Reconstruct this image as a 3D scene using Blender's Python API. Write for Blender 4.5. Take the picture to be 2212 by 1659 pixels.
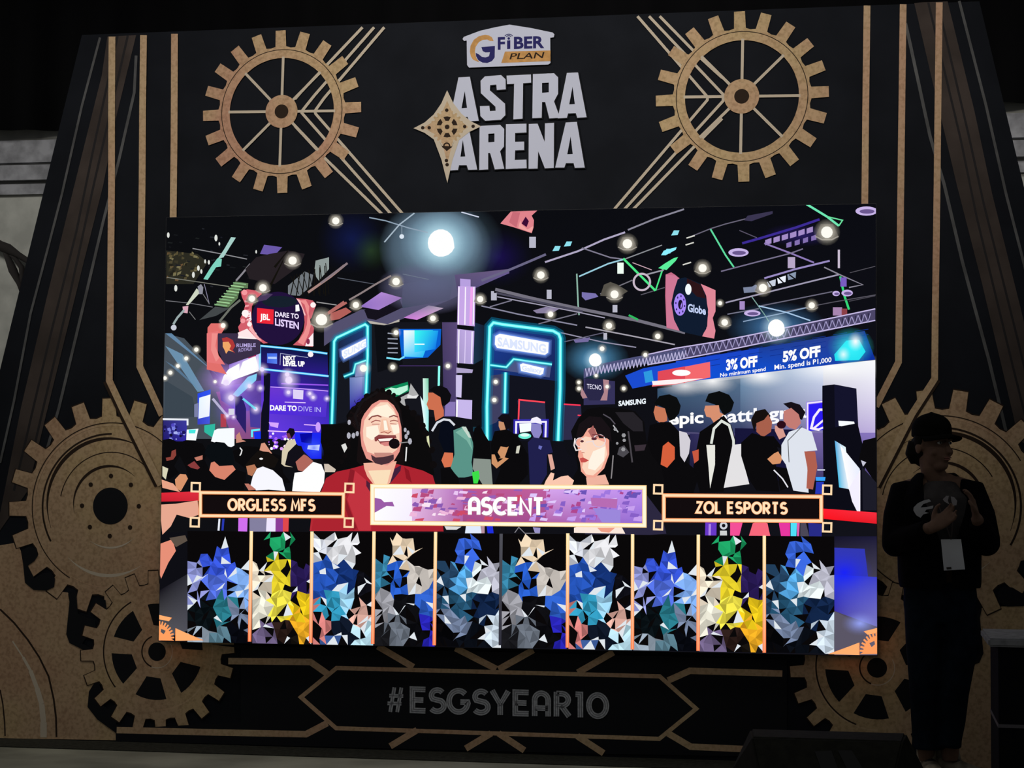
import bpy, bmesh, math, random
from mathutils import Vector, Matrix
from mathutils.geometry import tessellate_polygon
for o in list(bpy.data.objects): bpy.data.objects.remove(o)
S = bpy.context.scene
COL = S.collection

# ------------------------------------------------------------------ camera
FPX = 4338.24; CX, CY = 1106.0, 829.5
_dx = Vector((0.98289438, -0.00336801, -0.18413931))
_dy = Vector((0.183997, 0.06129842, 0.98101356))
_dz = Vector((0.00798339, -0.9981138, 0.06086958))
EYE = Vector((0.0, -10.5, 1.30))
def ray(px, py):
    v = Vector((px-CX, py-CY, FPX))
    return Vector((_dx.dot(v), _dy.dot(v), _dz.dot(v)))
def P(px, py, y=0.0):
    """world point seen at a photo pixel on the vertical plane Y=y"""
    r = ray(px, py); return EYE + r*((y-EYE.y)/r.y)
def G(px, py, z=0.0):
    """world point seen at a photo pixel on the horizontal plane Z=z"""
    r = ray(px, py); return EYE + r*((z-EYE.z)/r.z)
cam = bpy.data.cameras.new('camera'); cam.sensor_width = 36.0; cam.lens = FPX/2212*36
cam.clip_end = 200; cam.clip_start = 0.05
camo = bpy.data.objects.new('camera', cam); COL.objects.link(camo)
right = Vector((_dx[0], _dy[0], _dz[0])); down = Vector((_dx[1], _dy[1], _dz[1])); fwd = Vector((_dx[2], _dy[2], _dz[2]))
M3 = Matrix((right, -down, -fwd)).transposed()
camo.matrix_world = Matrix.Translation(EYE) @ M3.to_4x4()
S.camera = camo

# ------------------------------------------------------------------ world, lamps, exposure
S.view_settings.view_transform = 'Standard'; S.view_settings.look = 'None'
S.view_settings.exposure = 0.0; S.view_settings.gamma = 1.0
w = bpy.data.worlds.new('dark_hall'); S.world = w; w.use_nodes = True
w.node_tree.nodes['Background'].inputs[0].default_value = (0.95, 0.97, 1.0, 1)
w.node_tree.nodes['Background'].inputs[1].default_value = 0.088
def spot(name, loc, target, power, size, blend, col=(1, .95, .89), rad=.35):
    l = bpy.data.lights.new(name, 'SPOT'); l.energy = power; l.spot_size = math.radians(size)
    l.spot_blend = blend; l.color = col; l.shadow_soft_size = rad
    o = bpy.data.objects.new(name, l); COL.objects.link(o); o.location = loc
    o.rotation_euler = (Vector(target)-Vector(loc)).to_track_quat('-Z', 'Y').to_euler()
    return o
spot('front_wash_lamp', (-4.2, -6.5, 5.6), (-3.0, 0, 3.75), 640, 46, 1.0)
spot('front_wash_lamp', (0.2, -6.5, 5.6), (-1.0, 0, 3.75), 640, 46, 1.0)
spot('floor_fill_lamp', (-3.6, -1.9, 5.2), (-3.6, -1.2, 0), 85, 75, 1.0, (1, .98, .90))  # unseen fill added overhead to brighten the stage floor
spot('floor_fill_lamp', (-.8, -1.9, 5.2), (-.9, -1.2, 0), 45, 60, 1.0, (1, .98, .90))  # second added fill, for the right part of the floor
spot('hall_wash_lamp', (-7.5, -1.5, 5.2), (-6.0, 1.8, 2.0), 240, 80, 1.0, (1, .98, .92))
spot('hall_wash_lamp', (2.6, -.5, 5.2), (1.8, 1.8, 3.0), 160, 70, 1.0, (1, .98, .92))

# ------------------------------------------------------------------ colour + material helpers
def lin(c):
    return c/12.92 if c <= .04045 else ((c+.055)/1.055)**2.4
def hx(h):
    h = h.lstrip('#')
    if len(h) == 3: h = ''.join(a+a for a in h)
    return tuple(lin(int(h[i:i+2], 16)/255) for i in (0, 2, 4))
MATS = {}
def mat(name, col, rough=.6, metal=0.0, noise=0.0, scale=20.0, bump=0.0, col2=None, spec=.5):
    if name in MATS: return MATS[name]
    m = bpy.data.materials.new(name); m.use_nodes = True; MATS[name] = m
    nt = m.node_tree; b = nt.nodes['Principled BSDF']
    b.inputs['Roughness'].default_value = rough; b.inputs['Metallic'].default_value = metal
    b.inputs['Specular IOR Level'].default_value = spec
    c = tuple(col)+(1,)
    if noise or col2:
        tc = nt.nodes.new('ShaderNodeTexCoord'); n = nt.nodes.new('ShaderNodeTexNoise')
        n.inputs['Scale'].default_value = scale; n.inputs['Detail'].default_value = 6
        nt.links.new(tc.outputs['Object'], n.inputs['Vector'])
        r = nt.nodes.new('ShaderNodeValToRGB'); nt.links.new(n.outputs['Fac'], r.inputs['Fac'])
        c2 = tuple(col2)+(1,) if col2 else tuple(x*(1-noise) for x in col)+(1,)
        r.color_ramp.elements[0].position = .38; r.color_ramp.elements[1].position = .64
        r.color_ramp.elements[0].color = c2; r.color_ramp.elements[1].color = c
        nt.links.new(r.outputs['Color'], b.inputs['Base Color'])
        if bump:
            bp = nt.nodes.new('ShaderNodeBump'); bp.inputs['Strength'].default_value = bump
            n2 = nt.nodes.new('ShaderNodeTexNoise'); n2.inputs['Scale'].default_value = scale*6
            nt.links.new(tc.outputs['Object'], n2.inputs['Vector'])
            nt.links.new(n2.outputs['Fac'], bp.inputs['Height']); nt.links.new(bp.outputs['Normal'], b.inputs['Normal'])
    else:
        b.inputs['Base Color'].default_value = c
    return m
def gold_mat(name, a, b_, c_, grime=.75):
    """printed antique gold: two hues drift over large patches, fine dark grime on top"""
    m = bpy.data.materials.new(name); m.use_nodes = True; nt = m.node_tree; B = nt.nodes['Principled BSDF']
    B.inputs['Roughness'].default_value = .75; B.inputs['Specular IOR Level'].default_value = .2
    tc = nt.nodes.new('ShaderNodeTexCoord')
    n = nt.nodes.new('ShaderNodeTexNoise'); n.inputs['Scale'].default_value = 1.7; n.inputs['Detail'].default_value = 3
    n2 = nt.nodes.new('ShaderNodeTexNoise'); n2.inputs['Scale'].default_value = 55; n2.inputs['Detail'].default_value = 8
    nt.links.new(tc.outputs['Object'], n.inputs[0]); nt.links.new(tc.outputs['Object'], n2.inputs[0])
    r = nt.nodes.new('ShaderNodeValToRGB'); r.color_ramp.elements[0].position = .36; r.color_ramp.elements[1].position = .62
    r.color_ramp.elements[0].color = (*a, 1); r.color_ramp.elements[1].color = (*b_, 1)
    e = r.color_ramp.elements.new(.5); e.color = (*c_, 1)
    nt.links.new(n.outputs['Fac'], r.inputs['Fac'])
    r2 = nt.nodes.new('ShaderNodeValToRGB'); r2.color_ramp.elements[0].position = .32; r2.color_ramp.elements[1].position = .56
    r2.color_ramp.elements[0].color = (grime, grime*.95, grime*.9, 1); r2.color_ramp.elements[1].color = (1, 1, 1, 1)
    nt.links.new(n2.outputs['Fac'], r2.inputs['Fac'])
    mx = nt.nodes.new('ShaderNodeMix'); mx.data_type = 'RGBA'; mx.blend_type = 'MULTIPLY'; mx.inputs[0].default_value = 1
    nt.links.new(r.outputs['Color'], mx.inputs[6]); nt.links.new(r2.outputs['Color'], mx.inputs[7])
    nt.links.new(mx.outputs[2], B.inputs['Base Color'])
    return m
GOLD = gold_mat('printed_gold', (.66, .37, .24), (.68, .49, .26), (.70, .46, .27))
GOLDL = gold_mat('printed_gold_line', (.70, .43, .27), (.72, .52, .30), (.70, .47, .28), .8)
PALE = mat('printed_pale_gold', (.74, .63, .48), .8, spec=.2)
GOLDD = gold_mat('printed_dark_gold', (.60, .38, .23), (.66, .47, .25), (.66, .45, .27), .72)
INK = mat('backdrop_black_print', (.0145, .0165, .022), .8, noise=.25, scale=3, spec=.08)
INK2 = mat('banner_black_print', (.008, .009, .012), .7, spec=.2)
COLA = mat('column_print_brown', (.082, .062, .053), .8, noise=.35, scale=4, spec=.2)
COLB = mat('column_print_dark', (.026, .023, .024), .8, spec=.2)
COLC = mat('column_print_edge', (.15, .15, .15), .8, noise=.4, scale=6, spec=.2)
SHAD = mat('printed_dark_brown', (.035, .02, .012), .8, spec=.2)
WHITE = mat('printed_white', (.72, .75, .90), .7, spec=.2)
GREYL = mat('printed_letter_grey', (.62, .64, .68), .8, noise=.3, scale=60, spec=.2)
GREYD = mat('printed_letter_inline', (.16, .16, .18), .8, spec=.2)
NAVY = mat('printed_navy', (.03, .028, .16), .8, spec=.2)
ORANGE = mat('printed_orange', (.80, .42, .14), .8, noise=.2, scale=40, spec=.2)

# ------------------------------------------------------------------ object helpers
def obj(name, me, m=None, parent=None):
    o = bpy.data.objects.new(name, me); COL.objects.link(o)
    if m is not None: me.materials.append(m)
    if parent is not None: o.parent = parent
    return o
def bobj(name, bm, m, parent=None, smooth=False):
    me = bpy.data.meshes.new(name); bm.normal_update(); bm.to_mesh(me); bm.free()
    if smooth:
        for p in me.polygons: p.use_smooth = True
    return obj(name, me, m, parent)
def tag(o, label, cat, group=None):
    o['label'] = label; o['category'] = cat
    if group: o['group'] = group
    return o
def empty(name, label, cat, loc=(0, 0, 0), group=None):
    o = bpy.data.objects.new(name, None); COL.objects.link(o); o.location = loc
    o.empty_display_size = .1
    return tag(o, label, cat, group)
def struct(o): o['kind'] = 'structure'; return o
def box(bm, x0, x1, y0, y1, z0, z1):
    v = [bm.verts.new((x, y, z)) for x in (x0, x1) for y in (y0, y1) for z in (z0, z1)]
    for f in ((0, 1, 3, 2), (4, 6, 7, 5), (0, 4, 5, 1), (2, 3, 7, 6), (0, 2, 6, 4), (1, 5, 7, 3)):
        bm.faces.new([v[i] for i in f])
def prs(a):
    a = list(a)
    if len(a) == 1: a = list(a[0])
    if a and isinstance(a[0], (tuple, list, Vector)): return [tuple(p) for p in a]
    return [(a[i], a[i+1]) for i in range(0, len(a), 2)]
def stroke_quads(pts, w, closed=False):
    """mitred quads along a 2-D polyline"""
    n = len(pts); L = []; R = []
    for i in range(n):
        p = Vector(pts[i])
        a = Vector(pts[i-1]) if (i > 0 or closed) else None
        b = Vector(pts[(i+1) % n]) if (i < n-1 or closed) else None
        d1 = (p-a).normalized() if a is not None and (p-a).length > 1e-9 else None
        d2 = (b-p).normalized() if b is not None and (b-p).length > 1e-9 else None
        if d1 is None: d1 = d2
        if d2 is None: d2 = d1
        t = (d1+d2)
        t = t.normalized() if t.length > 1e-6 else d1
        nrm = Vector((-t.y, t.x)); k = max(.62, abs(nrm.dot(Vector((-d1.y, d1.x)))))
        L.append(p+nrm*(w/2/k)); R.append(p-nrm*(w/2/k))
    q = []
    for i in range(n if closed else n-1):
        j = (i+1) % n; q.append([tuple(L[i]), tuple(L[j]), tuple(R[j]), tuple(R[i])])
    return q
def arc(cx, cy, rx, ry, a0, a1, n=12):
    return [(cx+rx*math.cos(math.radians(a0+(a1-a0)*i/n)), cy+ry*math.sin(math.radians(a0+(a1-a0)*i/n))) for i in range(n+1)]

# ---- deco stroke font (unit cap height, y up): name -> (width, [polylines])
def deco():
    d = {}
    d['O'] = (.84, [arc(.42, .5, .42, .5, 0, 360, 28)])
    d['0'] = (.80, [arc(.40, .5, .40, .5, 0, 360, 28)])
    s = arc(.29, .74, .25, .26, 35, 235, 12)[:-1]+arc(.27, .27, .29, .27, 55, -145, 14)
    d['S'] = (.56, [s])
    d['E'] = (.5, [[(.5, 1), (0, 1), (0, 0), (.5, 0)], [(0, .5), (.42, .5)]])
    d['F'] = (.48, [[(.48, 1), (0, 1), (0, -.08)], [(0, .5), (.4, .5)]])
    d['L'] = (.46, [[(0, 1.08), (0, 0), (.46, 0)]])
    d['G'] = (.84, [arc(.42, .5, .42, .5, 45, 350, 22)+[(.82, .47), (.5, .47)]])
    d['C'] = (.72, [arc(.42, .5, .42, .5, 50, 310, 20)])
    bowl = [(0, 1), (.24, 1)]+arc(.24, .72, .27, .28, 90, -90, 10)[1:]+[(0, .44)]
    d['R'] = (.56, [[(0, -.08), (0, 1.08)], bowl, [(.2, .44), (.55, -.06)]])
    d['P'] = (.5, [[(0, -.08), (0, 1.08)], bowl])
    d['A'] = (.56, [[(0, -.08), (0, .68)]+arc(.28, .68, .28, .32, 180, 0, 12)+[(.56, -.08)], [(0, .3), (.56, .3)]])
    d['Y'] = (.66, [[(0, 1.06), (.33, .42), (.66, 1.06)], [(.33, .48), (.33, -.08)]])
    d['1'] = (.28, [[(-.02, 1), (.25, 1), (.25, -.08)]])
    d['N'] = (.6, [[(0, -.08), (0, 1), (.6, 0), (.6, 1.08)]])
    d['M'] = (.8, [[(0, -.08), (.1, 1), (.4, .25), (.7, 1), (.8, -.08)]])
    d['T'] = (.56, [[(0, 1), (.56, 1)], [(.28, 1), (.28, -.08)]])
    d['Z'] = (.56, [[(.02, 1), (.54, 1), (.02, 0), (.56, 0)]])
    d['#'] = (.66, [[(.12, -.08), (.3, 1.08)], [(.42, -.08), (.6, 1.08)], [(0, .32), (.6, .32)], [(.08, .68), (.68, .68)]])
    d[' '] = (.18, [])
    return d
DECO = deco()
def deco_lay(txt, gap):
    x = 0; out = []
    for ch in txt:
        wd, pl = DECO[ch]; out += [[(x+a, b) for a, b in p] for p in pl]; x += wd+gap
    return out, x-gap

# ---- built-in font outlines as 2-D faces
_tc = {}
def font_faces(txt, bold=0.0, shear=0.0):
    k = (txt, bold, shear)
    if k in _tc: return _tc[k]
    cu = bpy.data.curves.new('lettering', 'FONT'); cu.body = txt; cu.size = 1; cu.offset = bold; cu.shear = shear
    cu.resolution_u = 3; cu.fill_mode = 'FRONT'
    o = bpy.data.objects.new('lettering', cu); COL.objects.link(o)
    dg = bpy.context.evaluated_depsgraph_get(); me = o.evaluated_get(dg).to_mesh()
    vs = [(v.co.x, v.co.y) for v in me.vertices]; fs = [[vs[i] for i in p.vertices] for p in me.polygons]
    o.evaluated_get(dg).to_mesh_clear(); bpy.data.objects.remove(o); bpy.data.curves.remove(cu)
    _tc[k] = fs; return fs
_hf = font_faces('H'); CAPH = max(p[1] for f in _hf for p in f)

SQ = [(359.5, 470), (1892, 440), (1894.7, 1417.4), (343, 1385.5)]
def clip(q, cols):
    """cut a coloured face to the lit area of the video screen"""
    for k in range(4):
        a, b = SQ[k], SQ[(k+1) % 4]; nx, ny = -(b[1]-a[1]), b[0]-a[0]; o = []; oc = []
        d = [(p[0]-a[0])*nx+(p[1]-a[1])*ny for p in q]
        for i in range(len(q)):
            j = (i+1) % len(q)
            if d[i] >= 0: o.append(q[i]); oc.append(cols[i])
            if (d[i] >= 0) != (d[j] >= 0):
                t = d[i]/(d[i]-d[j]); o.append((q[i][0]+(q[j][0]-q[i][0])*t, q[i][1]+(q[j][1]-q[i][1])*t))
                oc.append(tuple(cols[i][m]*(1-t)+cols[j][m]*t for m in range(4)))
        q, cols = o, oc
        if len(q) < 3: return [], []
    return q, cols

# ------------------------------------------------------------------ flat artwork on a vertical plane
class Art:
    """collects 2-D shapes in photo pixels and builds them as ONE mesh lying on the plane Y = y0 - layer"""
    depth = {}
    def __init__(s, name, parent, m, key='print', step=.0001, vcol=False):
        s.name, s.parent, s.m, s.key, s.step, s.vcol = name, parent, m, key, step, vcol
        s.v = []; s.f = []; s.c = []; s.o = (0, 0, 1.0)
    def fr(s, ox, oy, k): s.o = (ox, oy, k); return s
    def nxt(s): Art.depth[s.key] = Art.depth.get(s.key, 0)+s.step; return ART_Y[s.key]-Art.depth[s.key]
    def T(s, p): return (s.o[0]+p[0]/s.o[2], s.o[1]+p[1]/s.o[2])
    def raw(s, face, y, cols):
        i = len(s.v); q = [s.T(p) for p in face]
        if s.key == 'screen':
            q, cols = clip(q, cols)
            if len(q) < 3: return
        for p in q: s.v.append(tuple(P(p[0], p[1], y)))
        s.f.append(list(range(i, i+len(q)))); s.c.append(cols)
    def poly(s, col, *a, holes=(), alpha=1.0, y=None):
        pts = prs(a); y = s.nxt() if y is None else y
        loops = [pts]+[prs(h) for h in holes]; flat = [p for l in loops for p in l]
        c = (*hx(col), alpha) if col else None
        for t in tessellate_polygon([[Vector((*p, 0)) for p in l] for l in loops]):
            s.raw([flat[i] for i in t], y, [c]*3)
        return s
    def quad(s, cols, *a, alpha=1.0):
        pts = prs(a); y = s.nxt(); n = 6
        cc = [(*hx(c), alpha) if isinstance(c, str) else c for c in cols]
        def bl(L, u, v): return tuple((L[0][k]*(1-u)+L[1][k]*u)*(1-v)+(L[3][k]*(1-u)+L[2][k]*u)*v for k in range(len(L[0])))
        for i in range(n):
            for j in range(n):
                uv = [(i/n, j/n), ((i+1)/n, j/n), ((i+1)/n, (j+1)/n), (i/n, (j+1)/n)]
                s.raw([bl(pts, *q) for q in uv], y, [bl(cc, *q) for q in uv])
        return s
    def line(s, col, w, *a, closed=False, alpha=1.0, y=None):
        y = s.nxt() if y is None else y
        c = (*hx(col), alpha) if col else None
        for q in stroke_quads(prs(a), w, closed): s.raw(q, y, [c]*4)
        return s
    def disc(s, col, x, y_, r, ry=None, a0=0, a1=360, n=20, alpha=1.0, y=None):
        return s.poly(col, arc(x, y_, r, ry or r, a0, a1, n)[:-1 if a1-a0 == 360 else None], alpha=alpha, y=y)
    def ring(s, col, x, y_, r0, r1, a0=0, a1=360, n=40):
        y = s.nxt(); c = (*hx(col), 1.0) if col else None
        A = arc(x, y_, r0, r0, a0, a1, n); B = arc(x, y_, r1, r1, a0, a1, n)
        for i in range(n): s.raw([A[i], A[i+1], B[i+1], B[i]], y, [c]*4)
        return s
    def glow(s, col, x, y_, r, alpha=.8, ry=None, core=0.0):
        y = s.nxt(); ry = ry or r; c = hx(col); n = 20; R = [core, .25, .45, .65, .82, 1.0]
        A = [alpha, alpha*.62, alpha*.36, alpha*.17, alpha*.06, 0]
        k = [arc(x, y_, r*q, ry*q, 0, 360, n) for q in R]
        if core > 0: s.raw(k[0][:-1], y, [(*c, alpha)]*n)
        for j in range(5):
            if R[j+1] <= R[j]: continue
            for i in range(n):
                if j == 0 and core == 0: s.raw([k[0][i], k[1][i], k[1][i+1]], y, [(*c, A[0]), (*c, A[1]), (*c, A[1])])
                else: s.raw([k[j][i], k[j][i+1], k[j+1][i+1], k[j+1][i]], y, [(*c, A[j])]*2+[(*c, A[j+1])]*2)
        return s
    def haze(s, col, x, y_, r, ry, alpha=.8):
        y = s.nxt(); c = hx(col); n = 28; R = [0, .3, .55, .75, .88, 1.0]; A = [alpha, alpha*.97, alpha*.85, alpha*.6, alpha*.25, 0]
        k = [arc(x, y_, r*q, ry*q, 0, 360, n) for q in R]
        for j in range(5):
            for i in range(n): s.raw([k[j][i], k[j][i+1], k[j+1][i+1], k[j+1][i]], y, [(*c, A[j])]*2+[(*c, A[j+1])]*2)
        return s
    def text(s, col, txt, x0, y0, x1, y1, h, bold=0.0, lean=0.0, shear=0.0, alpha=1.0):
        """fits txt between two baseline ends; h = cap height"""
        fs = font_faces(txt, bold, shear); y = s.nxt()
        xs = [p[0] for f in fs for p in f]; a, b = min(xs), max(xs); c = (*hx(col), alpha) if col else None
        for f in fs:
            s.raw([(x0+(x1-x0)*(p[0]-a)/(b-a)+lean*p[1]/CAPH, y0+(y1-y0)*(p[0]-a)/(b-a)-h*p[1]/CAPH) for p in f], y, [c]*len(f))
        return s
    def deco(s, col, txt, x0, y0, x1, y1, h, w, gap=.3, inline=None, mi=None, wi=1.6, off=None):
        pl, W = deco_lay(txt, gap); y = s.nxt(); c = (*hx(col), 1) if col else None
        mp = lambda p: (x0+(x1-x0)*p[0]/W, y0+(y1-y0)*p[0]/W-h*p[1])
        for l in pl:
            q = [mp(p) for p in l]; cl = math.dist(q[0], q[-1]) < .01
            for r in stroke_quads(q[:-1] if cl else q, w, cl): s.raw(r, y, [c]*4)
        return s
    def build(s):
        me = bpy.data.meshes.new(s.name)
        vs = s.v; org = Vector((0, 0, 0))
        par = s.parent
        base = par.matrix_world.translation if par is not None else org
        # world offset of the parent chain (all parents are unrotated)
        off = Vector((0, 0, 0)); q = par
        while q is not None: off += q.location; q = q.parent
        me.from_pydata([tuple(Vector(v)-off) for v in vs], [], s.f)
        if s.vcol:
            at = me.color_attributes.new('Col', 'FLOAT_COLOR', 'CORNER'); i = 0
            for f, c in zip(me.polygons, s.c):
                for k, li in enumerate(f.loop_indices): at.data[li].color = c[k]
        o = obj(s.name, me, s.m, par)
        bm = bmesh.new(); bm.from_mesh(me); bmesh.ops.remove_doubles(bm, verts=bm.verts, dist=1e-6)
        for f in bm.faces:
            if f.normal.y > 0: f.normal_flip()
        bm.to_mesh(me); bm.free()
        return o
ART_Y = {'print': -.022, 'screen': -.0835}
# ------------------------------------------------------------------ setting
m_floor = mat('stage_floor_paint', (.40, .40, .31), .8, noise=.4, scale=1.6, bump=.05, spec=.15)
bm = bmesh.new(); box(bm, -14, 10, -11.2, 3.2, -.3, 0); struct(bobj('floor', bm, m_floor))
bm = bmesh.new(); box(bm, -6.2, 2.2, -.40, -.045, .0005, .005); tag(bobj('shadow_strip', bm, mat('shadow_strip_dark', (.05, .05, .04), .95, noise=.4, scale=40, spec=.05)), 'long dark strip of painted shade on the floor along the foot of the backdrop', 'painted shade')  # thin dark sheet standing in for the shade at the backdrop foot
m_wall = mat('hall_wall_plaster', (.56, .56, .51), .85, noise=.3, scale=5, bump=.2)
m_mould = mat('hall_wall_moulding', (.40, .40, .43), .8, noise=.45, scale=9)
WY = 2.0
zt = P(0, 292, WY).z; zt2 = P(2212, 229, WY).z; ZT = (zt+zt2)/2
bm = bmesh.new(); box(bm, -14, 10, WY, WY+.3, 0, 7); struct(bobj('wall_back', bm, m_wall))
for i, (a, b, d) in enumerate(((0, .15, .05), (.17, .27, .07), (.29, .36, .03))):
    bm = bmesh.new(); box(bm, -14, 10, WY-d, WY, ZT-b-.05, ZT-a-.05)
    struct(bobj('trim_%d' % (i+1), bm, m_mould))
m_drape = mat('black_drape_cloth', (.006, .006, .007), .95, spec=.1)
bm = bmesh.new(); N = 420; prev = None
for i in range(N+1):
    x = -14+24*i/N; y = WY-.14+.035*math.sin(x*9.0)+.02*math.sin(x*23+1)
    c = (bm.verts.new((x, y, ZT)), bm.verts.new((x, y, 7.0)))
    if prev: bm.faces.new((prev[0], c[0], c[1], prev[1]))
    prev = c
o = bobj('black_drape', bm, m_drape, smooth=True)
o.modifiers.new('cloth', 'SOLIDIFY').thickness = .01
tag(o, 'wide black drape hanging above the pale wall behind the stage', 'curtain')

# dark cloth swag on the wall at the left
def tube(bm, pts, rads, n=12, cap=True, sx=1.0, up=None):
    """round tube; sx flattens it front to back"""
    rings = []
    for i, p in enumerate(pts):
        p = Vector(p); a = Vector(pts[max(i-1, 0)]); b = Vector(pts[min(i+1, len(pts)-1)])
        t = (b-a).normalized(); u = Vector(up) if up else Vector((0, 1, 0))
        if abs(t.dot(u)) > .95: u = Vector((1, 0, 0))
        s_ = t.cross(u).normalized(); v = s_.cross(t).normalized()
        r = rads[i] if isinstance(rads, (list, tuple)) else rads
        r = r if isinstance(r, (list, tuple)) else (r, r*sx)
        rings.append([bm.verts.new(p+s_*math.cos(2*math.pi*k/n)*r[0]+v*math.sin(2*math.pi*k/n)*r[1]) for k in range(n)])
    for A, B in zip(rings, rings[1:]):
        for k in range(n): bm.faces.new((A[k], A[(k+1) % n], B[(k+1) % n], B[k]))
    if cap: bm.faces.new(rings[0][::-1]); bm.faces.new(rings[-1])
sy = WY-.12
bm = bmesh.new()
tube(bm, [P(-60, 500, sy), P(-20, 520, sy), P(0, 531, sy), P(18, 538, sy), P(40, 551, sy), P(64, 566, sy), P(90, 585, sy)], [.035, .035, .034, .035, .022, .018, .016])
tube(bm, [P(8, 540, sy), P(18, 560, sy), P(28, 584, sy), P(42, 612, sy), P(50, 640, sy)], [.012, .022, .03, .02, .012])
tube(bm, [P(16, 545, sy), P(34, 560, sy), P(47, 578, sy), P(48, 600, sy), P(44, 622, sy)], [.008, .014, .02, .018, .01])
tag(bobj('cloth_swag', bm, mat('swag_cloth', (.02, .016, .015), .9), smooth=True), 'dark twisted cloth swag hanging across the pale wall left of the backdrop', 'drape')

# ------------------------------------------------------------------ backdrop
BD = empty('stage_backdrop', 'tall black printed stage backdrop with gold gears and lines around the lit screen', 'backdrop', tuple(P(1075, 1600, 0)*1)[:2]+(0,))
BD.location = (P(1075, 1600).x, 0, 0)
ox = BD.location.x
tl, tr = P(180, 80), P(2115, 2); zl = (tl.z+tr.z)/2
L0 = P(0, 815); R0 = P(2212, 405)
sl = (L0.x-tl.x)/(L0.z-tl.z); sr = (R0.x-tr.x)/(R0.z-tr.z)
bm = bmesh.new()
pts = [(tl.x-ox, zl), (tr.x-ox, zl), (tr.x+sr*(-zl)-ox, 0), (tl.x+sl*(-zl)-ox, 0)]
A = [bm.verts.new((x, -.02, z)) for x, z in pts]; B = [bm.verts.new((x, .05, z)) for x, z in pts]
bm.faces.new(A); bm.faces.new(B[::-1])
for i in range(4): bm.faces.new((A[i], B[i], B[(i+1) % 4], A[(i+1) % 4]))
bmesh.ops.recalc_face_normals(bm, faces=bm.faces)
bobj('printed_panel', bm, INK, BD)
# truss legs that hold it up from behind
m_truss = mat('truss_aluminium', (.3, .3, .31), .4, .8)
for x in (-1.9, -.7, .7, 1.9):
    bm = bmesh.new(); tube(bm, [(x, .12, 0), (x, .12, 3.7)], .025, 10, up=(0, 1, 0)); tube(bm, [(x, .95, 0), (x, .14, 2.6)], .02, 10)
    tube(bm, [(x, .12, .03), (x, .95, .03)], .02, 10, up=(0, 0, 1)); bobj('support_leg', bm, m_truss, BD)

def art(name, m, parent=BD): return Art(name, parent, m)
SX = (P(360, 470).x+P(1892, 440).x)/2          # mirror axis of the backdrop
def mirror(o, name=None):
    """mirror-image copy of a printed piece, about the middle of the backdrop"""
    me = o.data.copy()
    off = 0; q = o.parent
    while q is not None: off += q.location.x; q = q.parent
    for v in me.vertices: v.co.x = 2*SX-(v.co.x+off)-off
    me.flip_normals()
    c = bpy.data.objects.new(name or o.name, me); COL.objects.link(c); c.parent = o.parent
    return c

# outer edge band and fluted columns (left traced, right traced)
def col_strip(name, m, *a):
    p = art(name, m); p.poly(None, *a); return p.build()
col_strip('printed_column', COLA, 232, 79, 294, 76, 251, 253, 223, 400, 181, 566, 100, 894, 60, 1060, -10, 1160, 45, 882, 105, 626, 157, 415, 220, 162)
for q in ((254, 78, 200, 330, 165, 500, 105, 740, 30, 1060), (276, 77, 232, 270, 200, 410, 150, 640, 75, 960)):
    p = art('column_groove', COLB); p.line(None, 5, *q); p.build()
col_strip('printed_column', COLA, 1990, 5, 2047, 3, 2105, 240, 2143, 418, 2206, 671, 2260, 900, 2280, 1000, 2200, 950, 2188, 894, 2121, 611, 2067, 400, 2011, 162, 1975, 7)
for q in ((2005, 5, 2075, 300, 2110, 470, 2190, 800, 2230, 960), (2025, 4, 2092, 290, 2125, 440, 2200, 740, 2250, 950)):
    p = art('column_groove', COLB); p.line(None, 5, *q); p.build()
for q, w_ in (((216, 81, 177, 228, 134, 418, 105, 530, 66, 677, 30, 867, 0, 1000), 5), ((294, 120, 290, 200, 256, 349, 223, 478, 181, 656, 127, 882, 90, 1010), 6),
              ((2072, 2, 2130, 228, 2173, 418, 2212, 570, 2260, 760), 6), ((1956, 50, 1963, 81, 2009, 294, 2040, 400, 2079, 566, 2136, 777, 2168, 910, 2180, 960), 7)):
    p = art('column_edge_line', COLC); p.line(None, w_, *q); p.build()

# gold plates at the bottom corners
PL = [(-140, 1195), (0, 1178), (36, 1172), (45, 1190), (52, 1230), (54, 1259), (72, 1274), (111, 1276), (147, 1280), (152, 1295), (147, 1330), (143, 1370), (150, 1389), (185, 1405), (222, 1425), (226, 1440), (210, 1465), (192, 1494), (189, 1527), (210, 1554), (250, 1581), (250, 1599), (-140, 1592)]
p = art('gold_plate', GOLDD); p.poly(None, PL); gp = p.build(); gp['label'] = 'dull gold corner plate'
mirror(gp)
p = art('plate_groove', SHAD); p.line(None, 4, 0, 1316, 30, 1345, 60, 1382, 85, 1420, 105, 1461, 116, 1510, 121, 1550, 122, 1592)
p.line(None, 3, 0, 1490, 6, 1520, 10, 1560, 11, 1590); a_ = p.build(); mirror(a_)
p = art('plate_highlight', PALE)
for i, q in enumerate(((27, 1385, 50, 1420, 3), (50, 1420, 66, 1449, 6), (66, 1449, 80, 1487, 9), (80, 1487, 90, 1521, 11), (90, 1521, 94, 1560, 12), (94, 1560, 94, 1593, 14))):
    p.line(None, q[4], *q[:4])
a_ = p.build(); mirror(a_)

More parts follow.
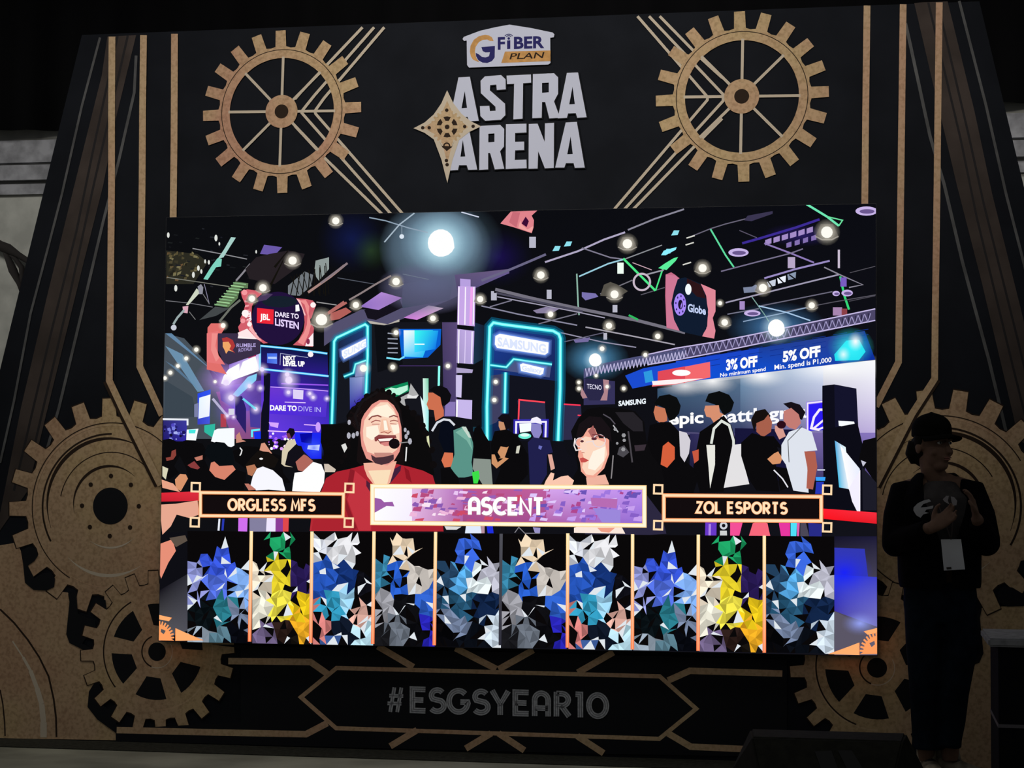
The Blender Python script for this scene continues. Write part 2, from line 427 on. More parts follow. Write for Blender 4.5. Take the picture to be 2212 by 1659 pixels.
# gears
def pxm(x, y): return abs(P(x+1, y).x-P(x, y).x), abs(P(x, y+1).z-P(x, y).z)
def gear_mesh(name, cx, cz, r_in, r_root, r_tip, teeth, ph, m, y, parent, wn=.27, wt=.2):
    """flat toothed ring as one mesh"""
    bm = bmesh.new(); out = []
    for k in range(teeth):
        a = 2*math.pi*k/teeth+ph; s_ = 2*math.pi/teeth
        for da, r in ((-wn, r_root), (-wt, r_tip), (wt, r_tip), (wn, r_root), (.5, r_root*.985)):
            out.append((a+da*s_, r))
    n = len(out)
    ov = [bm.verts.new((cx+math.sin(a)*r, y, cz+math.cos(a)*r)) for a, r in out]
    if r_in > 0:
        iv = [bm.verts.new((cx+math.sin(a)*r_in, y, cz+math.cos(a)*r_in)) for a, r in out]
        for i in range(n): bm.faces.new((ov[i], ov[(i+1) % n], iv[(i+1) % n], iv[i]))
    else:
        c = bm.verts.new((cx, y, cz))
        for i in range(n): bm.faces.new((ov[i], ov[(i+1) % n], c))
    bmesh.ops.recalc_face_normals(bm, faces=bm.faces)
    for f in bm.faces:
        if f.normal.y > 0: f.normal_flip()
    return bobj(name, bm, m, parent)
def ring_mesh(name, cx, cz, r0, r1, m, y, parent, a0=0, a1=360, n=64, taper=False):
    bm = bmesh.new(); pr = None
    for i in range(n+1):
        t = i/n; a = math.radians(a0+(a1-a0)*t); rr = r1
        if taper: rr = r0+(r1-r0)*max(.12, math.sin(math.pi*t))
        c = (bm.verts.new((cx+math.sin(a)*r0, y, cz+math.cos(a)*r0)), bm.verts.new((cx+math.sin(a)*rr, y, cz+math.cos(a)*rr)))
        if pr and (r0 > 0): bm.faces.new((pr[0], pr[1], c[1], c[0]))
        elif pr: bm.faces.new((pr[0], pr[1], c[1]))
        pr = c
    for f in bm.faces:
        f.normal_update()
        if f.normal.y > 0: f.normal_flip()
    return bobj(name, bm, m, parent)
PY = -.0225
def spoked_gear(px, py, r):
    """header gear: toothed rim, hub with dark bore, eight thin spokes"""
    c = P(px, py); cx, cz = c.x-ox, c.z; k = r/.43; y = next_y()
    g = gear_mesh('printed_gear', cx, cz, .283*k, .345*k, .43*k, 20, math.radians(-1.5), GOLD, y, BD)
    y = next_y()
    ring_mesh('rim_groove', cx, cz, .325*k, .329*k, SHAD, y, g)
    for i in range(8):
        a = math.pi/4*i+math.radians(1); bm = bmesh.new(); w_ = .0075
        d = Vector((math.sin(a), 0, math.cos(a))); n_ = Vector((d.z, 0, -d.x)); o_ = Vector((cx, y, cz))
        vs = [bm.verts.new(o_+d*.08*k+n_*w_), bm.verts.new(o_+d*.29*k+n_*w_), bm.verts.new(o_+d*.29*k-n_*w_), bm.verts.new(o_+d*.08*k-n_*w_)]
        f = bm.faces.new(vs); f.normal_update()
        if f.normal.y > 0: f.normal_flip()
        bobj('spoke', bm, PALE, g)
    ring_mesh('hub', cx, cz, .036*k, .087*k, GOLD, next_y(), g)
    ring_mesh('hub_groove', cx, cz, .068*k, .071*k, GOLDD, next_y(), g)
    ring_mesh('bore', cx, cz, 0, .037*k, SHAD, next_y(), g)
    return g
def next_y(): Art.depth['print'] = Art.depth.get('print', 0)+.0001; return ART_Y['print']-Art.depth['print']

# big gears behind the screen's lower sides
def big_gear(cx, cz, mir, ph):
    s_ = -1 if mir else 1
    k = pxm(242, 1093)[1]*1.045; y = next_y()
    g = gear_mesh('printed_gear', cx, cz, 0, 186*k, 223*k, 20, math.radians(ph), GOLDD, y, BD)
    g['label'] = 'large solid gold gear with a bolt circle'
    gear_mesh('shadow_outline', cx, cz, 185*k, 188.5*k, 225.5*k, 20, math.radians(ph), SHAD, y+.00004, g, .285, .215)  # larger dark gear copy behind, a drop shadow put into the print colour
    ring_mesh('groove', cx, cz, 147*k, 151*k, SHAD, next_y(), g, -120 if not mir else 0, 0 if not mir else 120)
    ring_mesh('groove', cx, cz, 137*k, 145*k, SHAD, next_y(), g, -110 if not mir else -30, 30 if not mir else 110, taper=True)
    ring_mesh('highlight_ring', cx, cz, 140*k, 147*k, PALE, next_y(), g, 150 if not mir else 140, 220 if not mir else 210, taper=True)
    ring_mesh('highlight_ring', cx, cz, 167*k, 169*k, GOLDL, next_y(), g, 130, 230)
    ring_mesh('groove', cx, cz, 110*k, 112*k, SHAD, next_y(), g, -80, 60)
    ring_mesh('groove', cx, cz, 80*k, 86*k, SHAD, next_y(), g, -100 if not mir else -40, 40 if not mir else 100, taper=True)
    ring_mesh('highlight_ring', cx, cz, 84*k, 88*k, PALE, next_y(), g, 140, 210, taper=True)
    ring_mesh('groove', cx, cz, 171*k, 173*k, SHAD, next_y(), g, -150, 60)
    ring_mesh('highlight_ring', cx, cz, 166*k, 168.5*k, GOLDL, next_y(), g, -95, 40)
    ring_mesh('bore', cx, cz, 0, 38*k, INK2, next_y(), g)
    y = next_y()
    for i in range(8):
        a = math.pi/4*i; ring_mesh('bolt_hole', cx+math.sin(a)*62*k, cz+math.cos(a)*62*k, 0, 4.8*k, SHAD, y, g, n=14)
    return g
c0 = P(242, 1093)
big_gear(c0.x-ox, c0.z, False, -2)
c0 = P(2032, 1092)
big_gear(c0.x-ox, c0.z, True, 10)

# dark gaps between the corner plate and the gears
DG = [(147, 1283), (165, 1278), (168, 1326), (205, 1340), (208, 1360), (190, 1370), (178, 1390), (215, 1410), (222, 1425), (150, 1389), (143, 1370), (150, 1300)]
DG2 = [(226, 1440), (215, 1480), (226, 1502), (215, 1520), (232, 1530), (255, 1520), (260, 1540), (250, 1565), (300, 1572), (250, 1583), (210, 1554), (189, 1527), (192, 1494), (210, 1465)]
DG3 = [(47, 1190), (62, 1181), (78, 1185), (82, 1200), (74, 1212), (60, 1222), (74, 1249), (92, 1238), (110, 1236), (119, 1250), (117, 1268), (100, 1276), (72, 1274), (54, 1259), (51, 1230)]
DG4 = [(207, 1295), (228, 1296), (232, 1330), (222, 1325), (205, 1310)]; DG5 = [(268, 1294), (292, 1294), (295, 1312), (272, 1335), (265, 1320)]; DG6 = [(322, 1276), (345, 1272), (345, 1330), (335, 1325), (328, 1305)]
for D_ in (DG, DG2, DG3, DG4, DG5, DG6):
    p = art('dark_gap', INK2); p.poly(None, D_); mirror(p.build())

# small six-window gears under the screen corners
def window_gear(cx, cz, mir):
    s_ = -1 if mir else 1; k = pxm(343, 1407)[1]
    y0_ = next_y(); g = gear_mesh('printed_gear', cx, cz, 0, 147*k, 175*k, 20, math.radians(-4), GOLDD, y0_, BD)
    g['label'] = 'smaller gold gear with six dark windows'
    gear_mesh('shadow_outline', cx, cz, 146*k, 149.5*k, 177.5*k, 20, math.radians(-4), SHAD, y0_+.00004, g, .29, .22)  # same painted drop shadow behind the smaller gear
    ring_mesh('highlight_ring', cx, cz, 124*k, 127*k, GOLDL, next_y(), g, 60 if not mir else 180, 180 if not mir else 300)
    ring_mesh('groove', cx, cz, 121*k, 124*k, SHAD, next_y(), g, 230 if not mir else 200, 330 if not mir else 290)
    y = next_y()
    for i in range(6):
        a0 = math.radians(60*i+7)
        bm = bmesh.new(); pr = []
        for t in range(7): a = a0+math.radians(-20+40*t/6); pr.append((a, 104*k))
        pr += [(a0+math.radians(16), 58*k), (a0-math.radians(16), 58*k)]
        f = bm.faces.new([bm.verts.new((cx+math.sin(a)*r, y, cz+math.cos(a)*r)) for a, r in pr]); f.normal_update()
        if f.normal.y > 0: f.normal_flip()
        bobj('window_cutout', bm, INK2, g)
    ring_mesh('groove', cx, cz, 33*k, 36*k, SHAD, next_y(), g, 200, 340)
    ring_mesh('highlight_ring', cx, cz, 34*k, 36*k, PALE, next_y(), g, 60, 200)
    ring_mesh('bore', cx, cz, 0, 20*k, INK2, next_y(), g)
    return g
c1 = P(343, 1407)
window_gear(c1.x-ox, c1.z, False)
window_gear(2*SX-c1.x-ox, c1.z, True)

# chevron lines behind the header gears
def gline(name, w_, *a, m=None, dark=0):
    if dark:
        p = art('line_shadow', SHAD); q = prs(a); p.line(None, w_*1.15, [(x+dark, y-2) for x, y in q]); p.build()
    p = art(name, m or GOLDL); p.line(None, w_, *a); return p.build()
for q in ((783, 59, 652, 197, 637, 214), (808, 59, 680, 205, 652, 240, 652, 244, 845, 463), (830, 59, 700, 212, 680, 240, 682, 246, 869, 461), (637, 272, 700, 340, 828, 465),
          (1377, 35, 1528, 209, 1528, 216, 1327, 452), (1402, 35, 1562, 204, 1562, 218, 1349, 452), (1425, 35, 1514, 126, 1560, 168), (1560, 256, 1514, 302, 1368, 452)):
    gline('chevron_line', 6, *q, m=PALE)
spoked_gear(611.5, 243, P(611, 68).z-P(611, 243).z)
spoked_gear(1603, 210.5, P(1603, 27).z-P(1603, 210.5).z)

# long gold lines
for q, d in (((242, 79, 241, 240, 241, 400, 238, 700, 236, 822, 268, 890, 347, 1048), 4), ((310, 76, 308, 240, 307, 400, 303, 700, 302, 792, 350, 897), 0), ((377, 73, 376, 300, 374, 475), 0),
             ((1873, 12, 1870, 240, 1868, 445), 0), ((1951, 9, 1948, 240, 1946, 400, 1942, 700, 1941, 782, 1892, 878), 0), ((2029, 5, 2026, 240, 2024, 418, 2020, 700, 2019, 818, 1970, 894, 1890, 1050), -4)):
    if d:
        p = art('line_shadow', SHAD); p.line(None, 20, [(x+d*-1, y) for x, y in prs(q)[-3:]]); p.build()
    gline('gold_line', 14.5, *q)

# lower banner
p = art('banner_panel', INK2)
p.poly(None, 455, 1392, 1700, 1425, 1700, 1635, 1316, 1629, 250, 1601, 250, 1583, 300, 1572, 520, 1560, 520, 1400); p.build()
p = art('banner_outline', GOLDL)
p.line(None, 9, 727, 1443, 1425, 1461, 1504, 1531, 1424, 1596, 726, 1573, 650, 1506, closed=True); p.build()
for q in ((493, 1428, 671, 1430, 708, 1456), (252, 1577, 460, 1582, 661, 1586, 707, 1562), (1443, 1470, 1490, 1449, 1690, 1455), (1443, 1584, 1492, 1613, 1700, 1622),
          (816, 1396, 893, 1441), (984, 1400, 1072, 1445), (1152, 1404, 1077, 1446), (1325, 1409, 1248, 1453),
          (901, 1577, 843, 1612), (1061, 1584, 1006, 1617), (1077, 1584, 1133, 1621), (1247, 1590, 1304, 1627)):
    gline('banner_line', 14, *q)
# re-draw the small gears' teeth over the banner ends is not needed: banner starts beyond the hubs

# hashtag lettering
LET = [('#', 833, 1538, 871, 1539), ('E', 891, 1538.5, 919, 1539.5), ('S', 930, 1540, 959, 1541), ('G', 970, 1541.5, 1011, 1542.5), ('S', 1024, 1543, 1054, 1544), ('Y', 1063, 1544, 1098, 1545.5),
       ('E', 1113, 1545, 1142, 1546), ('A', 1155, 1547, 1184, 1548), ('R', 1202, 1548, 1230, 1549), ('1', 1244, 1549.5, 1255, 1550), ('0', 1272, 1550.5, 1310, 1552)]
for ch, a, b, c, d in LET:
    p = Art('banner_letter', BD, GREYL); up = 46; b -= 4; d -= 4
    if ch == '#': a, c = a+4, c-1
    wpx = c-a
    x0, x1 = a, c
    p.deco(None, ch, x0, b, x1, d, up, 12 if ch != '#' else 8); lo = p.build()
    q = Art('letter_inline', lo, GREYD)
    pl, W = deco_lay(ch, .3)
    yy = q.nxt()
    for l in pl:
        z_ = [(x0+(x1-x0)*u/W, b+(d-b)*u/W-up*v) for u, v in l]
        cl = math.dist(z_[0], z_[-1]) < .01
        for s_ in (-1, 1) if ch != '#' else (0,):
            mid = stroke_quads(z_[:-1] if cl else z_, 4.6, cl)
            edge = [r[0] if s_ == -1 else r[3] for r in mid]+([] if cl else [mid[-1][1] if s_ == -1 else mid[-1][2]])
            if s_ == 0: edge = z_
            for r in stroke_quads(edge, 1.3, cl): q.raw(r, yy, [None]*4)
    q.build()

# title lettering
Z3 = (860, 0, 3.95)
GL = {
 'A1': ([(515, 660), (612, 655), (688, 1030), (605, 1035), (593, 997), (525, 1000), (515, 1035), (437, 1040)], [[(568, 778), (588, 920), (541, 924)]]),
 'S': ([(740, 652), (878, 640), (917, 677), (918, 762), (842, 768), (838, 722), (785, 726), (782, 770), (912, 885), (915, 982), (876, 1022), (742, 1030), (702, 990), (698, 905), (778, 903), (783, 948), (832, 945), (830, 910), (706, 795), (703, 690)], []),
 'T': ([(925, 645), (1133, 635), (1135, 705), (1066, 710), (1062, 1012), (983, 1018), (990, 715), (930, 718)], []),
 'R': ([(1150, 632), (1330, 625), (1365, 660), (1365, 800), (1340, 845), (1330, 865), (1382, 1005), (1290, 1010), (1255, 870), (1228, 870), (1225, 1005), (1145, 1008)], [[(1228, 708), (1285, 705), (1285, 788), (1228, 792)]]),
 'A2': ([(1440, 622), (1535, 618), (1608, 1000), (1528, 1005), (1516, 965), (1450, 968), (1440, 1005), (1362, 1010)], [[(1488, 740), (1508, 888), (1460, 890)]]),
 'A3': ([(513, 1082), (600, 1078), (675, 1447), (598, 1449), (585, 1410), (520, 1410), (510, 1450), (437, 1455)], [[(552, 1195), (573, 1335), (532, 1337)]]),
 'R2': ([(695, 1075), (870, 1065), (905, 1100), (903, 1250), (870, 1290), (905, 1440), (825, 1445), (785, 1305), (768, 1305), (768, 1445), (692, 1450)], [[(770, 1142), (822, 1138), (822, 1210), (770, 1215)]]),
 'E': ([(920, 1060), (1095, 1055), (1095, 1130), (998, 1135), (998, 1210), (1075, 1208), (1075, 1280), (998, 1283), (995, 1365), (1095, 1362), (1097, 1435), (918, 1442)], []),
 'N': ([(1115, 1058), (1190, 1055), (1250, 1210), (1253, 1052), (1330, 1048), (1328, 1432), (1252, 1436), (1195, 1290), (1190, 1438), (1113, 1440)], []),
 'A4': ([(1430, 1045), (1525, 1040), (1592, 1430), (1508, 1432), (1497, 1392), (1432, 1392), (1418, 1430), (1340, 1430)], [[(1472, 1165), (1490, 1315), (1443, 1317)]]),
}
p = Art('title_outline', BD, INK2).fr(*Z3)
yy = p.nxt()
for k_, (o_, h_) in GL.items(): p.line(None, 16, o_, closed=True, y=yy)
p.build()
for k_, (o_, h_) in GL.items():
    p = Art('title_letter', BD, WHITE).fr(*Z3); p.poly(None, o_, holes=h_); p.build()

# house-shaped sponsor badge
bd = Art('house_badge', BD, WHITE).fr(*Z3)
bd.poly(None, 950, 210, 1140, 240, 1320, 278, 1334, 295, 1328, 318, 1298, 322, 1300, 538, 1280, 551, 605, 577, 588, 555, 585, 345, 562, 350, 550, 332, 560, 315, 700, 262, 830, 232)
bo = bd.build(); bo['label'] = 'white house-shaped badge with lettering'
p = Art('letter_arc', bo, ORANGE).fr(*Z3); p.poly(None, 815, 350, 800, 318, 775, 302, 740, 297, 690, 308, 645, 340, 618, 390, 612, 440, 620, 480, 640, 510, 692, 532, 665, 490, 655, 440, 662, 400, 690, 358, 725, 340, 760, 337, 785, 350); p.build()
p = Art('letter_hook', bo, NAVY).fr(*Z3); p.poly(None, 710, 402, 826, 392, 824, 490, 800, 522, 760, 538, 720, 534, 685, 515, 665, 480, 662, 450, 690, 465, 715, 485, 745, 490, 775, 480, 783, 446, 745, 448, 722, 436); p.build()
p = Art('badge_lettering', bo, NAVY).fr(*Z3)
p.text(None, 'F', 850, 420, 912, 418, 98, .035); p.poly(None, 930, 345, 957, 343, 957, 417, 930, 419); p.text(None, 'BER', 988, 414, 1248, 406, 95, .035); p.build()
p = Art('signal_mark', bo, NAVY).fr(*Z3); p.disc(None, 944, 328, 11)
for r in (26, 40): p.line(None, 7, arc(944, 328, r, r*.9, -145, -35, 8))
p.build()
p = Art('badge_ribbon', bo, ORANGE).fr(*Z3); p.poly(None, 912, 440, 1300, 430, 1300, 521, 880, 537); rb = p.build()
p = Art('ribbon_lettering', rb, SHAD).fr(*Z3); p.text(None, 'PLAN', 950, 506, 1235, 495, 50, .012, 14); p.build()

# compass star with small gear
p = Art('compass_star', BD, PALE).fr(*Z3)
cxs, cys = 418, 1083
st = []
for i, (tx, ty) in enumerate(((418, 770), (708, 1078), (420, 1562), (132, 1094))):
    nx, ny = ((540, 970), (520, 1195), (305, 1190), (305, 975))[i]
    st += [(tx, ty), ((tx+nx)/2+(-8 if nx > cxs else 8), (ty+ny)/2+(10 if ny < cys else -10)), (nx, ny), ]
    t2 = ((708, 1078), (420, 1562), (132, 1094), (418, 770))[i]
    st += [((t2[0]+nx)/2+(-8 if nx > cxs else 8), (t2[1]+ny)/2+(8 if ny < cys else -8))]
p.poly(None, st); so = p.build(); so['label'] = 'four-pointed gold compass star'
p = Art('star_gear', so, GOLD).fr(*Z3)
gp_ = []
for i in range(20):
    a = i*18; gp_ += [(cxs+118*math.cos(math.radians(a-6)), cys+122*math.sin(math.radians(a-6))), (cxs+140*math.cos(math.radians(a-3)), cys+144*math.sin(math.radians(a-3))), (cxs+140*math.cos(math.radians(a+3)), cys+144*math.sin(math.radians(a+3))), (cxs+118*math.cos(math.radians(a+6)), cys+122*math.sin(math.radians(a+6)))]
p.poly(None, gp_); p.build()
p = Art('star_body', so, GOLDL).fr(*Z3); p.poly(None, 418, 860, 470, 975, 530, 1030, 600, 1083, 530, 1130, 470, 1190, 420, 1400, 370, 1190, 305, 1140, 215, 1090, 305, 1035, 368, 975); p.build()
p = Art('star_opening', so, SHAD).fr(*Z3); yy = p.nxt()
for i in range(6):
    a = math.radians(30+60*i); d_ = 70
    p.poly(None, [(cxs+d_*math.cos(a)+u*math.cos(a)-v*math.sin(a), cys+d_*math.sin(a)+u*math.sin(a)+v*math.cos(a)) for u, v in ((-18, -14), (14, -32), (20, 0), (14, 32), (-18, 14))], y=yy)
p.disc(None, cxs, cys, 20, y=yy); p.ring(None, 415, 1245, 18, 30); p.poly(None, 370, 1245, 350, 1200, 380, 1260, 415, 1285, 455, 1260, 480, 1200, 462, 1250, 415, 1290)
for x_, y_ in ((265, 1090), (210, 1090), (568, 1080), (640, 1078), (415, 940), (412, 1370), (418, 1405)): p.disc(None, x_, y_, 15, y=yy)
p.build()
print('backdrop done', Art.depth)
# ------------------------------------------------------------------ LED screen
m_em = bpy.data.materials.new('screen_pixels'); m_em.use_nodes = True
nt = m_em.node_tree; nt.nodes.clear()
out = nt.nodes.new('ShaderNodeOutputMaterial'); em = nt.nodes.new('ShaderNodeEmission'); at = nt.nodes.new('ShaderNodeVertexColor'); at.layer_name = 'Col'
tr_ = nt.nodes.new('ShaderNodeBsdfTransparent'); mx = nt.nodes.new('ShaderNodeMixShader')
nt.links.new(at.outputs['Color'], em.inputs['Color']); nt.links.new(at.outputs['Alpha'], mx.inputs[0])
nt.links.new(tr_.outputs[0], mx.inputs[1]); nt.links.new(em.outputs[0], mx.inputs[2]); nt.links.new(mx.outputs[0], out.inputs['Surface'])
em.inputs['Strength'].default_value = 1.0
m_op = m_em.copy(); m_op.name = 'screen_pixels_solid'
m_op.node_tree.links.new(m_op.node_tree.nodes['Emission'].outputs[0], m_op.node_tree.nodes['Material Output'].inputs['Surface'])
SY = -.083
q0, q1, q2, q3 = P(359, 469.5, SY), P(1892.5, 439.5, SY), P(1895.5, 1418, SY), P(342.5, 1386, SY)
LED = empty('led_screen', 'large lit video screen showing a crowd, two hosts and a row of panels', 'screen', ((q2.x+q3.x)/2, -.05, 0))
bm = bmesh.new()
F_ = [bm.verts.new((q.x-LED.location.x, SY+.05, q.z)) for q in (q0, q1, q2, q3)]; B_ = [bm.verts.new((q.x-LED.location.x, .0125, q.z)) for q in (q0, q1, q2, q3)]
bm.faces.new(F_); bm.faces.new(B_[::-1])
for i in range(4): bm.faces.new((F_[i], B_[i], B_[(i+1) % 4], F_[(i+1) % 4]))
bmesh.ops.recalc_face_normals(bm, faces=bm.faces)
bobj('cabinet', bm, mat('led_cabinet_black', (.01, .01, .011), .5), LED)

def scr(name, parent=LED, soft=False):
    return Art(name, parent, m_em if soft else m_op, 'screen', .00003, True)
Z = {1: (340, 440, 5.53), 2: (340, 720, 5.53), 3: (700, 440, 5.53), 4: (700, 660, 5.53), 5: (1040, 440, 5.027), 6: (1460, 440, 5.027),
     7: (1040, 700, 5.027), 8: (1460, 700, 5.027), 9: (340, 920, 5.53), 10: (660, 820, 4.878), 11: (960, 860, 4.608), 12: (1380, 820, 4.254),
     13: (340, 1100, 4.608), 14: (800, 1100, 3.814), 15: (1360, 1100, 4.096), 16: (420, 620, 7.9), 0: (0, 0, 1.0)}
def fr(p, n): return p.fr(*Z[n])

# --- picture: hall backdrop
p = scr('picture_background')
p.quad(['#0c0d10', '#0b0c12', '#14141c', '#101014'], 359.5, 470, 1892, 440, 1894.5, 1417, 343, 1385)
fr(p, 1).poly('#2b2a21', 105, 560, 480, 600, 600, 700, 430, 960, 105, 960)
rnd = random.Random(4)
for i in range(46):
    x, y = rnd.uniform(110, 470), rnd.uniform(570, 900); a = rnd.uniform(15, 50)
    p.poly(rnd.choice(['#4d4630', '#5f5538', '#3a3626', '#6a5136', '#211f18', '#77704f']), x, y, x+a, y+rnd.uniform(-20, 20), x+a*.8, y+rnd.uniform(10, 40), x-5, y+rnd.uniform(10, 40))
for i in range(26):
    x, y = rnd.uniform(110, 1150), rnd.uniform(280, 1000); a = rnd.uniform(15, 70)
    p.poly(rnd.choice(['#15171a', '#1c1f20', '#1a1c24', '#22242a']), x, y, x+a, y+8, x+a*.8, y+20, x-8, y+14)
# left hazy wall
fr(p, 2).poly('#475059', 90, 0, 320, 60, 780, 560, 900, 640, 960, 1260, 70, 1260, 75, 500)
p.poly('#3b4650', 90, 560, 420, 760, 470, 1000, 80, 1000)
p.poly('#2a2030', 590, 380, 880, 360, 860, 520, 1020, 560, 960, 800, 700, 620)
p.poly('#8a4f86', 700, 700, 1250, 640, 1250, 1260, 900, 1260)
p.poly('#5a3f9c', 740, 640, 1260, 560, 1250, 900, 980, 940, 760, 800)
# centre haze
fr(p, 3).poly('#54506e', 0, 1480, 450, 1262, 650, 1270, 930, 1132, 1400, 1000, 1560, 850, 2200, 790, 2212, 832, 1880, 962, 1500, 1150, 920, 1384, 760, 1455, 520, 1404, 200, 1560, 0, 1700)
p.poly('#3a4658', 940, 960, 1560, 850, 1500, 1150, 930, 1250)
p.poly('#15121c', 480, 1270, 900, 1140, 940, 1240, 620, 1390, 520, 1370)
# right exhibitor wall
fr(p, 8)
p.quad(['#4c6a86', '#fbfcff', '#b9a8dc', '#3a3760'], -40, 640, 2165, 390, 2165, 1230, -40, 1200)
p.quad(['#3c5874', '#55708c', '#3b3f68', '#1b2040'], -200, 700, 700, 590, 700, 1210, -200, 1150)
p.quad(['#6f8fae', '#d6e2f6', '#8075b0', '#2c2a56'], 700, 590, 1600, 440, 1600, 1200, 700, 1210)
p.quad(['#2c2a56', '#8a78c0', '#4a4078', '#14142a'], 150, 1190, 2165, 1180, 2165, 1700, 150, 1700)
p.poly('#17163a', 640, 1130, 1450, 1150, 1450, 1700, 640, 1700)
fr(p, 0)
p.poly('#0e0e14', 345, 1150, 405, 1150, 405, 1386, 344, 1386)
p.quad(['#14121a', '#2c2c34', '#50505a', '#5c5c60'], 345, 1275, 405, 1240, 405, 1362, 343.5, 1385)
fr(p, 15)
p.quad(['#15142a', '#1c1a38', '#6a6476', '#5a5468'], 1812, 240, 2190, 240, 2195, 1290, 1812, 1290)
p.poly('#3238b4', 1812, 340, 2080, 350, 2110, 600, 1820, 700)
p.quad(['#2436e6', '#3c40c8', '#7a76c0', '#3a34a8'], 1812, 580, 2190, 600, 2190, 1040, 1812, 900)
p.poly('#5b5666', 1812, 900, 2120, 1060, 2080, 1200, 1812, 1230)
p.build()
g = scr('picture_haze', soft=True)
fr(g, 3)
g.glow('#15205a', 330, 420, 420, .55).glow('#3a5a2a', 560, 560, 260, .35).glow('#1c1050', 2080, 640, 420, .85, 360)
g.haze('#566a7c', 1330, 540, 680, 600, .95).haze('#5a5876', 1250, 1000, 620, 330, .8).haze('#7490a4', 1400, 460, 500, 420, .7).glow('#7ea0b6', 1400, 470, 760, .7, 560).glow('#5d6484', 1250, 960, 620, .75, 300).glow('#b8ecff', 1400, 470, 420, 1.0, 400)
g.build(); g = scr('light_beams', soft=True)
fr(g, 2).poly('#6a93b8', 95, 0, 170, 0, 760, 540, 600, 400, alpha=.75).poly('#77a3c4', 95, 150, 300, 250, 560, 690, 480, 700, alpha=.7).poly('#5f86a8', 95, 330, 250, 420, 520, 700, alpha=.6)
g.poly('#8fb6e8', 1260, 640, 1440, 575, 1470, 600, 1270, 670, alpha=.8).poly('#7de8ff', 900, 730, 1080, 520, 1190, 480, 1180, 560, 960, 760, alpha=.9)
g.build(); g = scr('picture_haze', soft=True); fr(g, 2)
g.glow('#c89cff', 860, 560, 430, 1.0, 300).glow('#7a4ff0', 1560, 560, 500, .8, 240).glow('#8c6cf0', 950, 900, 330, .8)
g.build(); g = scr('picture_haze', soft=True)
fr(g, 8).glow('#ffffff', 400, 620, 300, .9, 170).glow('#ffffff', 930, 560, 330, 1, 150).glow('#ffffff', 100, 670, 300, .7, 130).glow('#ffffff', 1700, 470, 620, 1, 200)
g.build(); g = scr('picture_haze', soft=True)
fr(g, 7).glow('#5fa8d8', 1230, 380, 380, .9, 260)
g.build(); g = scr('picture_haze', soft=True)
fr(g, 6).glow('#4a7fb4', 1090, 1340, 560, .95, 280); g.build(); g = scr('picture_haze', soft=True); fr(g, 6).glow('#3b2a86', 1350, 340, 420, .5, 130)
g.build(); g = scr('picture_haze', soft=True)
fr(g, 15).glow('#9aa8ff', 2040, 1010, 170, .9, 110); g.build(); g = scr('picture_haze', soft=True); fr(g, 15).glow('#1520ff', 1900, 560, 260, .9, 200)
g.build()

# --- ceiling structure
p = scr('ceiling_beams')
fr(p, 1)
for a in (((420, 535, 740, 595, 1070, 662), '#8e8e92', 12), ((110, 880, 560, 945, 860, 990), '#7d7d74', 10), ((100, 1158, 400, 1190, 660, 1235), '#74747a', 9), ((560, 960, 620, 1200), '#8a86a0', 8)):
    p.line(a[1], a[2], *a[0])
p.poly('#a7cfc8', 880, 400, 938, 405, 870, 510, 790, 640, 720, 660, 800, 540).poly('#7fd4c0', 720, 650, 770, 660, 760, 750, 700, 760, 600, 910, 550, 900, 650, 740)
p.poly('#cfd6c2', 470, 1010, 510, 1060, 370, 1210, 340, 1210).poly('#8f909c', 480, 990, 520, 960, 548, 1000, 540, 1080, 500, 1080).poly('#dba8b8', 300, 1230, 370, 1220, 360, 1310, 310, 1300)
p.line('#9aa', 26, 320, 1270, 240, 1360, 190, 1440).disc('#c8ccd8', 195, 1480, 34).line('#777', 9, 380, 1290, 455, 1385).line('#777', 9, 545, 1080, 620, 1195)
p.poly('#5f7a54', 930, 930, 1085, 950, 1080, 1010, 985, 1010, 960, 1130, 850, 1240, 680, 1215, 780, 1120)
for t in range(9): p.line('#a6d79c' if t % 2 else '#88b884', 13, 905-t*28, 945+t*32, 1060-t*28, 965+t*32)
p.poly('#44484a', 690, 1230, 860, 1250, 700, 1340, 500, 1390).line('#6d7068', 26, 990, 1150, 880, 1240, 740, 1410).line('#8b8890', 22, 1110, 720, 1010, 840, 940, 920)
p.poly('#6a58a8', 1275, 490, 1490, 520, 1430, 585, 1350, 610, 1225, 600)
p.poly('#262024', 1180, 640, 1340, 600, 1560, 560, 1760, 600, 1700, 740, 1400, 960, 1100, 900, 1050, 780)
p.poly('#8f9a98', 1890, 680, 2050, 640, 2050, 780, 1930, 920, 1870, 840).poly('#71777c', 1560, 980, 1760, 810, 1860, 850, 1840, 980, 1700, 1100, 1560, 1090)
for k in range(7): p.line('#15130f', 13, 1590+k*70, 1100, 1640+k*60, 860-k*20).line('#15130f', 9, 1590+k*70, 860-k*25, 1690+k*60, 1080)
p.line('#14120e', 30, 1330, 1020, 1560, 560, 1400, 760).line('#a8857e', 30, 1800, 1060, 2070, 870, 2230, 740).line('#b06a66', 26, 2000, 1330, 2230, 1170).line('#9a9a9a', 12, 1900, 1175, 2140, 1210)
for x, y, r in ((700, 410, 26), (490, 770, 22), (430, 850, 24), (525, 810, 18), (570, 690, 16), (615, 700, 18), (130, 375, 22), (220, 1010, 26), (740, 480, 14), (1180, 575, 14)): p.disc('#dfe2dc', x, y, r*.7, r*1.5)
fr(p, 3)
p.line('#8fa2b4', 14, 540, 165, 740, 205, 1010, 290, 1240, 345).line('#a7b8c6', 16, 1080, 112, 900, 250, 720, 460).line('#93a5b5', 8, 930, 270, 930, 380).disc('#dde8f4', 928, 392, 28)
